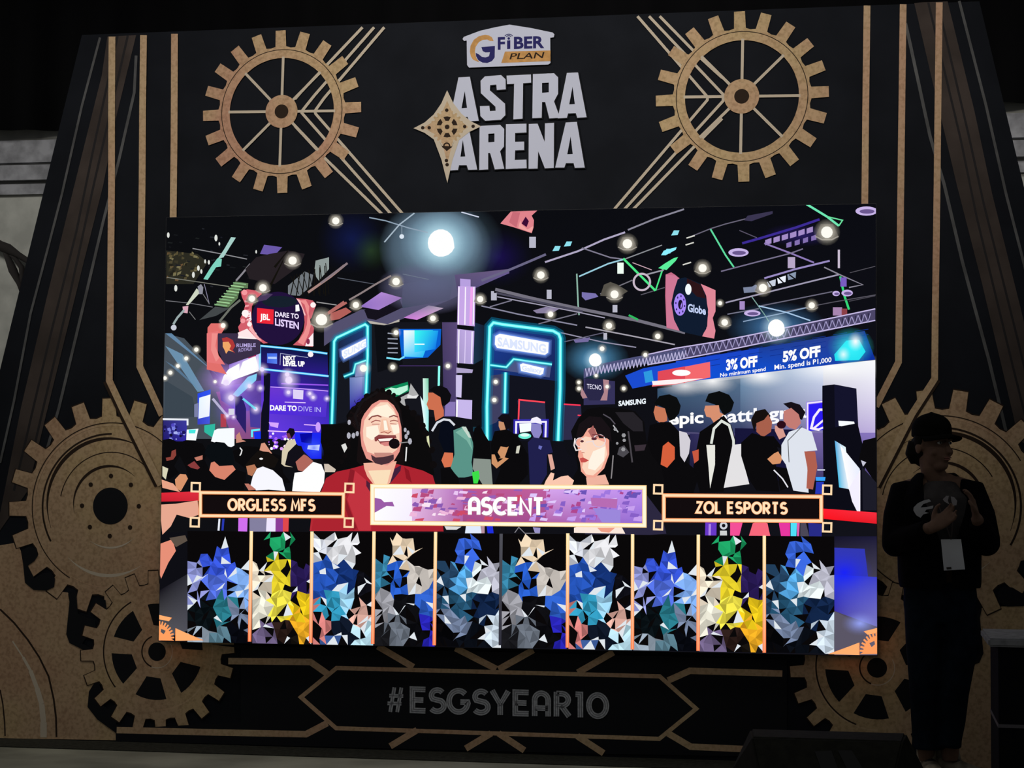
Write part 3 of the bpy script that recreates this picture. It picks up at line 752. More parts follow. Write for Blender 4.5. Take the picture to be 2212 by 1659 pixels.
p.line('#8a7a80', 26, 280, 710, 80, 860, -40, 950).line('#8e8080', 22, 800, 860, 620, 960, 440, 1070, 300, 1150).line('#b56a64', 26, 270, 1180, 40, 1320).poly('#b2605a', 80, 1310, 260, 1240, 330, 1290, 180, 1380, 60, 1400)
p.line('#6c7688', 9, 940, 840, 1250, 905).line('#555a66', 9, 160, 885, 600, 960).line('#cfd6ea', 14, 1640, 100, 1850, 160)
p.quad(['#b58bd8', '#9a78b8', '#a880d0', '#8c6cc0'], 685, 1055, 932, 1125, 650, 1270, 430, 1230).quad(['#8d84a0', '#b8a6bc', '#d888e0', '#c07cd0'], 1250, 1215, 1428, 1248, 1110, 1388, 950, 1362)
p.poly('#b9b2a8', 515, 1395, 760, 1440, 900, 1410, 900, 1380, 780, 1460, 560, 1445)
p.quad(['#5e527a', '#6c5c80', '#6a5c94', '#4c4668'], 1560, 850, 2212, 780, 2212, 830, 1600, 1100)
fr(p, 5)
p.line('#6a6684', 26, 0, 835, 300, 720, 560, 610, 700, 550).line('#b0a8c4', 20, 690, 635, 1050, 515, 1330, 390, 1560, 310).line('#8a8898', 18, 1590, 285, 1880, 165, 2200, 60)
p.line('#807c90', 14, 1090, 480, 1400, 585, 1560, 605).line('#9ccfe0', 16, 1060, 790, 1380, 650, 1560, 600).line('#8d9096', 12, 1560, 600, 1960, 450).line('#8fb8a8', 16, 1035, 760, 1050, 1100, 1060, 1210)
p.line('#74717e', 34, 150, 930, 560, 1030, 1060, 1140, 1680, 1265, 2212, 1400).line('#4a485a', 22, 160, 970, 700, 1085, 1100, 1170).line('#a39fb4', 12, 170, 1010, 700, 1110, 1060, 1180, 1340, 1240)
p.line('#8b8aa0', 14, 0, 1110, 400, 1200, 1040, 1320).line('#7f7c90', 12, 90, 1120, 330, 1050).line('#9794ac', 12, 860, 1400, 1300, 1500, 1680, 1560).line('#7a7888', 12, 620, 1305, 1040, 1195)
p.line('#a8a4b0', 14, 1130, 1340, 1600, 1430, 2100, 1530).line('#66647a', 10, 900, 1500, 1330, 1400).line('#77757f', 12, 1290, 980, 1640, 830).line('#5c5a66', 10, 1730, 990, 1990, 910)
p.poly('#56524a', 1330, 880, 1400, 850, 1480, 880, 1590, 950, 1500, 1010, 1290, 1000).poly('#7a72b0', 1090, 960, 1240, 975, 1270, 1010, 1130, 1050, 1090, 1010)
p.poly('#8a80a0', 560, 1160, 700, 1120, 850, 1140, 760, 1190, 600, 1190).poly('#756ca0', 1000, 1480, 1180, 1450, 1160, 1500, 1020, 1510)
for x, y, w_, h_ in ((555, 420, 36, 60), (735, 985, 26, 50), (1450, 1140, 26, 40), (120, 1000, 16, 50), (150, 1010, 16, 40), (1345, 1440, 20, 36), (1510, 700, 34, 60)): p.poly('#b8b8c8' if x < 1500 else '#f0fff4', x-w_, y-h_, x+w_, y-h_, x+w_, y+h_, x-w_, y+h_)
for x, y in ((820, 490), (945, 440), (2110, 320), (2030, 520)): p.poly('#8fe0ee', x-50, y+25, x-20, y-30, x+40, y-30, x+20, y+20)
p.poly('#8cf0ff', 1950, 560, 1980, 510, 2120, 470, 2110, 500, 2000, 560)
p.line('#4ce888', 24, 1540, 595, 1890, 945).line('#4ce888', 16, 1890, 945, 1975, 690).poly('#5cf09c', 1920, 700, 1990, 650, 2090, 590, 2135, 580, 2110, 620, 2010, 720).line('#9a9aa6', 16, 1790, 770, 1980, 720).line('#2fb85e', 22, 1600, 1210, 1700, 1260)
p.line('#c9a6b4', 9, 1640, 640, 1850, 720).ring('#c8b8c8', 1742, 850, 78, 100)
fr(p, 6)
p.line('#5fdca0', 18, 375, 275, 540, 560, 630, 690).line('#6ee8b4', 24, 1410, 0, 1640, 140, 1770, 240).line('#6ce0a0', 14, 1640, 140, 1810, 180, 1770, 240).line('#34d878', 24, 1785, 790, 1830, 1000, 1880, 1150)
p.line('#7fa8a0', 10, 820, 1005, 960, 1200, 1010, 1280).line('#6a6678', 12, 130, 370, 380, 270, 540, 220, 1050, 90)
p.poly('#3a3550', 740, 180, 780, 130, 1050, 80, 1050, 110, 820, 190)
p.line('#3c2c94', 26, 720, 430, 900, 380, 1300, 260, 1560, 170)
for k in range(6):
    x = 1000+k*90; y = 400-k*25; p.poly('#a48cc8', x-30, y-5, x+38, y-28, x+38, y+30, x-30, y+52); p.poly('#8470b0', x+20, y+80, x+75, y+60, x+75, y+115, x+20, y+130) if k > 1 else None
p.line('#5a5468', 10, 690, 290, 880, 370).line('#8f7bb8', 18, 960, 430, 1240, 535, 1500, 640).line('#77708c', 14, 490, 735, 930, 620, 1240, 540, 1380, 490)
p.line('#9a8cc4', 20, 960, 810, 1300, 710, 1670, 620).line('#a19cb4', 16, 540, 1075, 900, 985, 1400, 860, 1770, 770).line('#8b8896', 14, 1610, 690, 1800, 780, 2030, 880, 1880, 910)
p.line('#6d6b7e', 12, 920, 1110, 1300, 1035, 1700, 955).line('#56545f', 10, 1180, 1170, 1700, 1070, 2170, 990).line('#77788c', 12, 560, 1200, 900, 1140).line('#8da6c4', 12, 730, 1280, 1200, 1180, 1500, 1110)
p.line('#a7c6e6', 14, 900, 1110, 1200, 1180, 1460, 1270).line('#4a4852', 9, 1880, 1060, 2165, 1000).line('#55535c', 8, 1890, 750, 2165, 680)
p.poly('#7c86a0', 730, 910, 830, 900, 860, 880, 960, 870, 960, 950, 740, 970)
for k in range(3): p.poly(['#c8d0e0', '#eef4ff', '#8a98b0'][k], 990+k*110, 850-k*40, 1085+k*110, 820-k*40, 1080+k*110, 890-k*40, 1000+k*110, 910-k*40)
for k in range(5): p.line('#0d0d12', 14, 870+k*120, 860-k*30, 920+k*130, 950-k*40)
for x, y, w_, h_, c in ((1255, 640, 40, 60, '#b8a8c8'), (720, 1105, 28, 46, '#a68cc8'), (1820, 850, 34, 50, '#7a5cc0'), (1770, 600, 12, 100, '#c8bcd0'), (150, 910, 24, 60, '#eef6ff'), (1755, 1170, 50, 45, '#a886b0'), (1830, 1180, 30, 40, '#8c4048')): p.poly(c, x-w_, y-h_, x+w_, y-h_, x+w_, y+h_, x-w_, y+h_)
for x, y in ((160, 360), (150, 435), (120, 650)): p.line('#d8d8d0', 14, x-45, y+14, x+45, y-14)
for x, y, rx, ry in ((680, 530, 110, 46), (2070, 80, 120, 50), (830, 1190, 90, 34), (1860, 970, 62, 36), (1740, 975, 40, 28)): p.disc('#c8b4e8', x, y, rx, ry).disc('#6c5890', x+6, y+4, rx*.68, ry*.5)
p.build()

# --- truss over the booths on the right
p = scr('lighting_truss')
fr(p, 8)
p.poly('#4c4668', -300, 330, 0, 265, 480, 190, 900, 105, 1400, 0, 2165, -160, 2165, -40, 1400, 130, 900, 215, 480, 305, 0, 390, -300, 440)
for a in ((-300, 330, 0, 262, 480, 186, 900, 101, 1400, -4, 2165, -165), (-300, 440, 0, 390, 480, 300, 900, 212, 1400, 112, 2165, -40)): p.line('#c8bce8', 13, *a)
for k in range(34):
    x = -260+k*70; y = 330-(x+300)*.19; p.line('#a8a0cc', 9, x, y+8, x+34, y+95).line('#1a1830', 8, x+38, y, x+40, y+90).line('#9a94c0', 9, x+66, y-2, x+34, y+95)
fr(p, 7)
p.poly('#50527a', 1110, 490, 1300, 430, 1700, 350, 2212, 270, 2212, 370, 1700, 445, 1300, 520, 1110, 590)
for k in range(28):
    x = 1130+k*39; y = 480-(x-1110)*.18; p.line('#bcb6dc', 10, x, y+6, x+16, y+92).line('#bcb6dc', 8, x+16, y+92, x+38, y)
p.build()

# --- blue banner above the booths
p = scr('discount_banner')
fr(p, 8)
p.quad(['#1a48d8', '#1c3f9c', '#0c2f9c', '#0f58e0'], 0, 405, 2050, 75, 2165, 385, 0, 640)
p.quad(['#1c3f9c', '#2b3f8c', '#1c3c9c', '#0f4fd0'], 900, 260, 2040, 80, 2040, 400, 900, 520)
for k in range(24):
    x = 330+(k % 8)*230; y = 350+(k//8)*58-(x-300)*.165; p.line('#12308c', 6, x, y, x+150, y-24)
p.poly('#22e0f0', 1720, 330, 1850, 180, 1990, 170, 2060, 300, 1990, 390, 1730, 400)
p.poly('#f46a6e', -250, 530, 370, 410, 375, 580, 0, 655, -260, 680)
fr(p, 7).poly('#1b4cd0', 1560, 560, 1760, 480, 2212, 400, 2212, 640, 1900, 650, 1640, 700).poly('#2e9ae0', 1760, 520, 1850, 500, 1870, 620, 1780, 640).poly('#e24a58', 1915, 515, 2180, 465, 2212, 460, 2212, 640, 1915, 660)
fr(p, 8)
bn = p.build()
p = scr('banner_lettering', bn); fr(p, 8)
p.text('#ffffff', '3% OFF', 545, 500, 885, 455, 105, .05); p.build()
for a in (('5% OFF', 1160, 410, 1570, 345, 105, .05), ('No minimum spend', 480, 575, 975, 505, 40, .02), ('Min. spend is P1,000', 1070, 495, 1690, 410, 50, .02)):
    p = scr('banner_lettering', bn); fr(p, 8).text('#ffffff', *a); p.build()
p = scr('banner_mark', bn); fr(p, 8)
p.poly('#fff4f4', -260, 620, 0, 600, 300, 590, 200, 610, 0, 650, -250, 665).disc('#ffffff', 60, 530, 100, 34)
p.build()
p = scr('banner_light', bn, soft=True); fr(p, 8)
p.glow('#40f8ff', 1900, 250, 260, .9, 220).glow('#ffffff', 1950, 190, 90, 1, 110).glow('#e0ffff', 1820, 330, 80, 1, 90)
p.build()

# --- centre column and dark building
p = scr('pictured_building')
fr(p, 4)
p.poly('#15161d', 545, 215, 720, 235, 880, 200, 1590, 190, 1590, 1330, 1250, 1330, 545, 1150)
p.poly('#0d0e13', 600, 230, 900, 260, 940, 700, 640, 800)
p.quad(['#4c3f68', '#5a4a78', '#4a3d6c', '#3e3560'], 1410, 200, 1590, 200, 1590, 1330, 1430, 1330)
p.quad(['#1c2e48', '#101820', '#0e1620', '#1a4050'], 1790, 200, 1980, 260, 1950, 1620, 1780, 1500)
p.poly('#0f1014', 1650, 780, 1900, 640, 1920, 1450, 1760, 1450, 1760, 1120, 1650, 1100)
for i in range(5): p.line('#9aa0b0', 14, 760, 330+i*58+(i % 2)*8, 880, 345+i*55)
p.poly('#0a5fd0', 890, 280, 1400, 280, 1390, 470, 1240, 620, 930, 640)
p.quad(['#ffffff', '#38f4f4', '#28b8f8', '#60d8ff'], 950, 295, 1300, 295, 1180, 620, 955, 610)
p.quad(['#38fcf0', '#1c9cf0', '#1478e8', '#38d8ff'], 1080, 295, 1365, 300, 1330, 520, 1080, 560)
p.line('#7fe8ff', 20, 745, 625, 900, 645, 960, 610).line('#e8ffff', 14, 1080, 462, 1200, 462)
p.line('#90fff4', 26, 1375, 720, 1370, 960).line('#46306a', 10, 900, 720, 1370, 720)
p.poly('#0c8a58', 690, 1000, 1000, 910, 1020, 1020, 860, 1090, 700, 1030).poly('#bdf6dc', 700, 1020, 800, 980, 860, 990, 1000, 950, 1000, 1010, 900, 1070, 820, 1060)
p.poly('#b0b0b0', 1035, 930, 1130, 1070, 960, 1120, 975, 1200, 890, 1170, 890, 1110, 1010, 1050).poly('#e8e8e8', 1000, 1060, 1060, 1080, 1130, 1070, 1100, 1110, 990, 1110)
p.quad(['#d8f8e8', '#6cc8a0', '#d8fff8', '#c0f0f0'], 1180, 870, 1248, 870, 1248, 1480, 1190, 1440)
p.quad(['#f0ffff', '#a0e8e8', '#8ff0e8', '#e8ffff'], 1150, 1080, 1250, 1260, 1248, 1520, 1200, 1440)
p.build()
p = scr('pictured_column')
fr(p, 3)
for a, c in (((1625, 895, 1750, 905, 1750, 1010, 1625, 1010), '#b8a0e0'), ((1600, 985, 1810, 990, 1800, 1465, 1590, 1445), '#c8a8e8'), ((1590, 1495, 1795, 1520, 1790, 1700, 1585, 1700), '#b8a4dc')): p.poly(c, *a)
for x in (1612, 1690, 1790): p.line('#fbf4ff', 14, x, 995, x-8, 1445)
p.line('#f4a8f0', 30, 1765, 1000, 1750, 1450)
fr(p, 4)
p.quad(['#b8a4dc', '#c8b0e8', '#b8a8e0', '#a898c8'], 1590, 285, 1795, 310, 1782, 700, 1583, 685)
p.line('#fff', 12, 1612, 290, 1605, 690).line('#f4ecff', 16, 1770, 310, 1760, 690).line('#e0d0f8', 10, 1690, 300, 1680, 690)
p.poly('#b0a4cc', 1580, 740, 1780, 765, 1770, 805, 1580, 805).poly('#cfc4ec', 1575, 830, 1650, 830, 1640, 1100, 1575, 1090).poly('#c8b8ec', 1575, 1120, 1770, 1130, 1765, 1360, 1580, 1330).line('#fff', 18, 1590, 1130, 1585, 1330)
p.poly('#8a78b8', 1450, 1150, 1570, 1150, 1570, 1320, 1440, 1320)
p.build()

# --- glowing cyan arches with their signs
def cyan(name, n, path, w_, label=None):
    g_ = scr(name+'_glow', soft=True); fr(g_, n)
    g_.line('#0a6f96', w_*3.4, *path, alpha=.35).line('#10a0c0', w_*2.0, *path, alpha=.5); g_ = g_
    q = scr(name); fr(q, n); q.line('#58f4f4', w_, *path).line('#a4ffff', w_*.45, *path); o = q.build()
    g_.parent = o; g_.name = 'glow'; g_.build(); return o
p = scr('arch_panel'); fr(p, 4)
p.quad(['#1c2440', '#20417c', '#101c38', '#131626'], 120, 410, 510, 215, 515, 1080, 105, 1430)
p.poly('#15171f', 140, 700, 300, 620, 310, 1000, 300, 1380, 120, 1420).quad(['#6a80b8', '#a8b0e0', '#3a2cb0', '#2c20a0'], 305, 860, 490, 850, 490, 1080, 310, 1260)
p.poly('#8890c0', 370, 700, 500, 650, 500, 850, 370, 850)
p.build(); p = scr('arch_panel'); fr(p, 7)
p.quad(['#1c3f98', '#1a2c68', '#15182a', '#12203c'], 90, 0, 860, 80, 850, 1270, 60, 1270)
p.poly('#12131e', 280, 550, 830, 620, 830, 1270, 300, 1270).poly('#3f3f60', 95, 560, 250, 540, 240, 960, 160, 1070, 85, 1100).poly('#4c5684', 110, 490, 270, 490, 340, 390, 760, 440, 740, 580, 280, 510)
p.poly('#2b2c48', 390, 830, 690, 850, 700, 1040, 420, 1040).poly('#2e2c4a', 890, 870, 1080, 880, 1100, 1250, 880, 1260)
p.build()
cyan('neon_arch', 4, (92, 1420, 110, 900, 120, 430, 150, 385, 490, 225, 520, 250, 520, 600, 500, 1070), 30)
cyan('neon_arch', 7, (62, 1265, 60, 900, 90, 30, 130, -15, 240, 5, 780, 75, 840, 110, 858, 160, 855, 700, 832, 1270), 34)
cyan('neon_line', 4, (235, 850, 350, 805, 375, 700, 500, 655), 20)
cyan('neon_line', 7, (95, 445, 270, 468, 350, 380, 480, 400, 765, 438), 20)
cyan('neon_line', 7, (262, 525, 252, 970), 26)
for n, a in ((4, (210, 540, 330, 480, 500, 395, 505, 490, 380, 570, 240, 640, 215, 600)), (7, (150, 130, 200, 105, 730, 200, 725, 310, 690, 335, 170, 260, 145, 220)), (7, (418, 440, 450, 425, 680, 480, 670, 540, 640, 555, 430, 510))):
    p = scr('lit_sign', soft=True); fr(p, n); xs = prs(a)
    for w_, al in ((70, .16), (44, .25), (22, .5)): p.line('#7aa4ff', w_, xs, closed=True, alpha=al)
    p.poly('#ffffff', a); so_ = p.build()
    q = scr('sign_lettering', so_); fr(q, n)
    if n == 4: q.text('#dfeaff', 'SUNG', 235, 620, 500, 485, 70, .03)
    elif a[0] == 150: q.text('#dce6ff', 'SAMSUNG', 175, 235, 700, 315, 90, .03)
    else: q.text('#dce6ff', 'Galaxy', 440, 500, 655, 535, 50, .03)
    q.build()
p = scr('red_neon_frame'); fr(p, 7)
p.line('#ff4858', 17, 402, 1040, 410, 822, 690, 850); p.build()
p = scr('red_neon_line'); fr(p, 7); p.line('#ff3858', 15, 895, 870, 1075, 882); p.build()
p = scr('red_neon_line'); fr(p, 7); p.line('#ff4060', 14, 1045, 990, 1100, 995); p.build()
p = scr('white_neon_sign', soft=True); fr(p, 7)
p.line('#4438e8', 60, 375, 1190, 378, 1065, 700, 1062, 695, 1230, alpha=.5).line('#f4f0ff', 20, 375, 1190, 378, 1065, 700, 1062, 695, 1230).poly('#f8ffff', 410, 1080, 540, 1075, 545, 1160, 420, 1180).disc('#6ff0d8', 470, 1215, 70, 32).disc('#e0fff8', 470, 1205, 50, 18)
p.build()

# --- left booths and signs
p = scr('pictured_booth'); fr(p, 2)
p.quad(['#101848', '#0c1840', '#2a1c88', '#2c1478'], 1240, 150, 2035, 240, 2040, 510, 1230, 430)
p.quad(['#5a38c0', '#2a1c70', '#4a30d8', '#6a3ce8'], 1240, 440, 2050, 510, 2050, 1260, 1240, 1260)
p.quad(['#3c2ca8', '#1c1c50', '#2a1c88', '#3a20a8'], 1250, 445, 2050, 500, 2050, 660, 1350, 640)
p.quad(['#6c38d0', '#5c3cc8', '#5030d0', '#5028e0'], 1340, 650, 2040, 690, 2010, 1000, 1340, 960)
p.line('#c89cff', 12, 1350, 640, 1700, 660, 2040, 690).line('#9a58f0', 16, 1480, 600, 2040, 620)
p.quad(['#7a40d0', '#b088e8', '#ffffff', '#ffffff'], 860, 355, 1215, 160, 1215, 430, 840, 590)
p.poly('#ffffff', 850, 430, 980, 360, 980, 450, 1020, 340, 1170, 270, 1200, 380, 1210, 450, 900, 560, 850, 620, 760, 600, 790, 510)
p.poly('#b8306c', 1060, 270, 1180, 220, 1180, 270, 1090, 300)
p.line('#b090ff', 14, 850, 360, 1215, 155)
for a in ((1225, 440, 1225, 148, 1600, 185, 2030, 242), (1235, 425, 2045, 512)): p.line('#38b8ff', 26, *a).line('#b8f4ff', 12, *a)
p.quad(['#4474e8', '#4c70f0', '#5c88f0', '#3c58d8'], 1310, 240, 1430, 240, 1430, 365, 1310, 355).poly('#b8d0ff', 1320, 280, 1425, 280, 1425, 308, 1320, 305)
p.line('#a8b0d0', 7, 1465, 380, 1470, 240, 1800, 290)
p.poly('#0e0e20', 1270, 470, 1350, 480, 1340, 800, 1330, 1260, 1230, 1260, 1240, 950, 1270, 800)
p.poly('#2a2068', 930, 760, 1010, 750, 1060, 900, 1060, 1200, 930, 1000).poly('#483c9c', 1100, 860, 1240, 850, 1230, 1130, 1110, 1120)
p.poly('#e0d4f8', 1620, 670, 1745, 680, 1740, 790, 1620, 780)
p.line('#60f0ff', 22, 1130, 1240, 1130, 1160, 1225, 1150).poly('#1834f0', 1150, 1180, 1235, 1170, 1235, 1260, 1160, 1260)
p.poly('#d8a8ff', 1330, 1060, 1450, 1070, 1440, 1130, 1350, 1110).line('#f0c8ff', 14, 1320, 1165, 1500, 1175, 1850, 1180)
for i in range(40):
    x, y = rnd.uniform(1330, 1620), rnd.uniform(1190, 1380); p.disc(rnd.choice(['#ffd8ff', '#a860f8', '#e0a0f8', '#6030d0', '#ffffff']), x, y, rnd.uniform(6, 22), n=6)
p.poly('#1c28f0', 1640, 1180, 1960, 1190, 1960, 1500, 1840, 1500, 1640, 1300).poly('#e8f4ff', 1800, 1340, 1940, 1330, 1930, 1400, 1790, 1385)
p.poly('#0808a0', 1700, 1200, 1850, 1190, 1840, 1320, 1720, 1300).line('#e8b8ff', 12, 1750, 1090, 1900, 1100).disc('#d0a0ff', 1920, 1120, 30, 60)
# tall white lit panel, small screens
p.quad(['#2848e8', '#3058f0', '#4858e0', '#3840c0'], 480, 720, 635, 670, 625, 1080, 480, 1090).quad(['#e8f8ff', '#ffffff', '#f0f4ff', '#e8f0ff'], 500, 770, 635, 730, 620, 990, 490, 1020).poly('#7a80a8', 440, 850, 490, 830, 485, 1000, 440, 1000)
p.poly('#30b8a0', 560, 1100, 690, 1080, 680, 1260, 560, 1180).poly('#f8fcff', 720, 1140, 920, 1130, 920, 1340, 880, 1360, 640, 1290, 680, 1160).poly('#f8fcff', 350, 1150, 490, 1140, 460, 1280, 345, 1275).poly('#48e8e0', 375, 1150, 460, 1150, 450, 1195, 375, 1195)
p.poly('#b04050', 755, 960, 820, 970, 825, 1120, 755, 1120).poly('#d8d8e8', 850, 900, 920, 900, 920, 970, 850, 980)
p.quad(['#2c2870', '#3c3c9c', '#3028a0', '#20186c'], 70, 1040, 360, 1040, 340, 1290, 70, 1290).line('#e8ecf4', 22, 65, 1025, 360, 1030, 360, 1100)
for i in range(26): x, y = rnd.uniform(80, 320), rnd.uniform(1080, 1280); p.disc(rnd.choice(['#7a80e0', '#1c1858', '#a8b0f0', '#5048c0', '#14102c']), x, y, rnd.uniform(8, 28), n=5)
p.text('#ffffff', 'DARE TO', 1345, 918, 1665, 925, 58, .04).text('#c8c4ff', 'DIVE IN', 1685, 928, 1950, 942, 58)
p.line('#f0d8ff', 9, 1520, 822, 1770, 830)
p.text('#ffffff', 'NEXT', 1500, 320, 1650, 322, 48, .05).text('#ffffff', 'LEVEL UP', 1500, 385, 1760, 395, 55, .06)
bo_ = p.build()
for x, y, r in ((820, 590, 120), (880, 770, 120), (1570, 560, 150), (1100, 630, 80), (1230, 655, 60), (1175, 905, 80), (1565, 705, 70), (1820, 720, 60), (1860, 765, 60), (2025, 780, 50), (835, 985, 55), (910, 1000, 45), (1550, 490, 90), (1250, 430, 90)):
    p = scr('booth_lamp', bo_, soft=True); fr(p, 2).glow('#f0e0ff', x, y, r, 1, core=.3); p.build()
p = scr('booth_lamp', bo_, soft=True); fr(p, 2).glow('#4060ff', 1870, 1370, 150, .8); p.build()
p = scr('light_beam', bo_, soft=True); fr(p, 2).line('#70e8ff', 26, 1020, 780, 1175, 905, alpha=.8); p.build()
p = scr('light_beam', bo_, soft=True); fr(p, 2).line('#e0d8ff', 30, 660, 780, 830, 980, alpha=.6); p.build()

p = scr('hanging_sign'); fr(p, 1)   # lower left hanging sign
p.poly('#e2706c', 600, 1480, 640, 1430, 760, 1430, 810, 1480, 720, 1620, 720, 1860, 830, 2040, 590, 1980)
fr(p, 2); p.poly('#3a2f48', 720, 0, 1230, 0, 1230, 240, 850, 375, 790, 340, 720, 200).poly('#e87878', 590, 0, 730, -30, 700, 120, 730, 260, 810, 375, 590, 345).poly('#f0908c', 650, 0, 720, 0, 690, 150, 740, 290, 700, 340, 640, 200)
p.poly('#b03838', 770, 60, 830, 45, 900, 80, 930, 150, 900, 200, 930, 240, 860, 190, 860, 110, 780, 100).poly('#f0a868', 780, 105, 850, 100, 880, 150, 860, 190, 910, 225, 850, 205, 820, 245, 800, 195, 780, 160)
p.poly('#fff4f4', 970, 0, 1180, -10, 1200, 70, 960, 60)
p.text('#b8a8e0', 'RUMBLE', 945, 165, 1175, 160, 42, .02).text('#a898d0', 'ROYALE', 970, 225, 1130, 200, 42, .02)
so_ = p.build(); so_['label'] = 'pink-edged hanging sign with a helmet emblem'
p = scr('hanging_sign'); fr(p, 1)
fr(p, 16)
p.poly('#d4606c', 790, 80, 900, 40, 1130, 70, 1150, 120, 1050, 200, 980, 330, 970, 560, 1000, 700, 1080, 850, 1290, 950, 1180, 965, 1120, 925, 1060, 880, 750, 830, 765, 760, 745, 680, 800, 600, 780, 540, 830, 440, 870, 300, 810, 170)
p.poly('#cc5c68', 1730, 190, 1900, 205, 2020, 230, 2080, 300, 2040, 400, 2000, 520, 1960, 570, 2040, 700, 2030, 800, 2020, 1020, 1680, 990, 1780, 900, 1860, 750, 1880, 600, 1870, 480, 1800, 280)
p.poly('#ee9090', 1790, 230, 1880, 300, 1930, 480, 1920, 640, 1870, 780, 1760, 940, 1860, 990, 1950, 800, 1990, 640, 1950, 460, 1960, 330, 1900, 220).poly('#f8c0c0', 1740, 195, 1800, 220, 1900, 480, 1880, 490, 1790, 280)
p.poly('#fff0f4', 830, 410, 960, 420, 975, 560, 930, 600, 840, 480).poly('#ffe8ea', 740, 780, 900, 710, 1060, 880, 760, 840).poly('#f8b0b4', 960, 640, 1040, 780, 1150, 920, 1080, 900, 930, 720)
for k in range(9): p.poly('#b84858' if k % 2 else '#f0a0a8', 850+k*9, 230+k*40, 930+k*4, 220+k*42, 920, 250+k*42, 860, 262+k*40)
p.poly('#fff0f4', 1930, 900, 2030, 780, 2030, 1010, 1890, 1010).disc('#8c3050', 1940, 930, 30, 50)
fr(p, 1)
for x, y, r in ((1040, 1060, 40), (1020, 1400, 34)): p.disc('#f49aa0', x, y, r*.9, n=7)
for x, y, r in ((1120, 1130, 44), (1050, 1310, 44), (1860, 1210, 34), (1830, 1800, 34), (1100, 1440, 30)): p.disc('#fff4f4', x, y, r, n=8)
p.disc('#22123c', 1440, 1370, 312, 318, n=40).disc('#16202c', 1460, 1170, 210, 70).poly('#4a3a5c', 1210, 1110, 1300, 1070, 1380, 1080, 1300, 1150, 1200, 1170)
p.poly('#ee2838', 1190, 1245, 1390, 1265, 1385, 1440, 1188, 1425)
p.text('#fff', 'JBL', 1225, 1385, 1345, 1390, 68, .03).text('#f4e8ff', 'DARE TO', 1405, 1345, 1690, 1375, 55, .03).text('#e8d4ff', 'LISTEN', 1405, 1450, 1690, 1500, 80, .03).poly('#fff', 1650, 1210, 1690, 1205, 1700, 1280, 1650, 1290)
so_ = p.build(); so_['label'] = 'round dark hanging sign with a red square inside a pink gear'
p = scr('hanging_sign'); fr(p, 5)
p.poly('#c46a86', 2000, 770, 2060, 745, 2100, 770, 2150, 810, 2105, 880, 2080, 1050, 2110, 1260, 2155, 1380, 2010, 1350, 1995, 1000)
fr(p, 6)
p.poly('#cf7896', -110, 770, 0, 780, 40, 830, 0, 900, -20, 1100, 40, 1380, -100, 1340).poly('#e08898', 270, 870, 340, 900, 430, 940, 430, 1170, 400, 1240, 430, 1380, 415, 1465, 285, 1440, 340, 1330, 350, 1150, 320, 980)
p.poly('#101c30', 20, 820, 100, 800, 270, 870, 330, 1000, 350, 1200, 330, 1360, 280, 1440, 100, 1400, 40, 1380, -20, 1260, -50, 1080, -20, 940)
p.poly('#2c1418', 120, 810, 270, 880, 330, 1030, 230, 1010, 120, 900)
p.disc('#a888f8', 45, 1095, 66, 122).disc('#18142c', 50, 1095, 26, 52)
for i in range(8): a = math.radians(45*i+10); p.disc('#3a2c70', 47+48*math.cos(a), 1095+92*math.sin(a), 8, 13, n=8)
p.poly('#a888f8', 52, 1105, 66, 1070, 70, 1090, 60, 1130, 50, 1140)
p.text('#c8d8ff', 'Globe', 130, 1168, 325, 1205, 80, .03).disc('#f4fcff', 135, 930, 34, 60)
so_ = p.build(); so_['label'] = 'tall hanging sign with round emblem and pink sides'
p = scr('hanging_sign'); fr(p, 7)
p.poly('#35325a', 1110, 590, 1450, 620, 1450, 870, 1110, 880).poly('#2a2848', 1130, 590, 1320, 600, 1340, 760, 1280, 830, 1170, 830, 1120, 740).poly('#b0848c', 1090, 690, 1150, 800, 1100, 810, 1075, 760).poly('#b0848c', 1320, 600, 1385, 610, 1365, 830, 1290, 830, 1330, 740)
p.text('#e8e4f8', 'TECNO', 1145, 700, 1305, 715, 50, .01)
so_ = p.build(); so_['label'] = 'small dark hanging sign with pale lettering'
p = scr('hanging_pennant'); fr(p, 5)
p.poly('#e0848c', 205, 215, 320, 85, 605, 75, 545, 130, 570, 180, 565, 260, 545, 320, 370, 262).poly('#c86c78', 300, 200, 340, 90, 420, 95, 380, 260).poly('#3c0c34', 435, 215, 480, 140, 515, 190, 490, 255).poly('#f0a4a0', 400, 262, 420, 180, 440, 230, 500, 280, 565, 240, 545, 315)
p.build()

# --- ceiling lamps
LAMPS = [(3, 140, 205, 50), (3, 860, 930, 52), (3, 380, 1210, 44), (3, 1300, 1370, 40), (3, 1865, 1140, 44), (3, 860, 1540, 34),
         (1, 1615, 680, 58), (1, 1260, 1005, 52), (1, 1130, 1135, 44), (1, 1960, 1385, 80), (1, 785, 1455, 34),
         (5, 1585, 435, 60), (5, 645, 775, 48), (5, 1445, 985, 52), (5, 750, 1200, 36), (5, 1385, 1325, 40), (5, 1915, 1440, 34), (5, 1310, 1575, 30),
         (6, 290, 700, 52), (6, 945, 915, 52), (6, 530, 1290, 42), (6, 1475, 1105, 40), (6, 1640, 310, 74), (6, 480, 1080, 26),
         (2, 465, 195, 30), (2, 345, 300, 28), (2, 245, 390, 26), (2, 155, 470, 28), (2, 90, 535, 26), (2, 690, 578, 22),
         (4, 820, 735, 34), (4, 1480, 722, 30), (4, 470, 750, 50), (7, 155, 628, 26), (7, 140, 825, 28), (7, 1058, 633, 22), (7, 1060, 700, 24), (7, 1545, 700, 24), (7, 1365, 680, 22), (7, 1245, 560, 20), (7, 1780, 335, 26)]
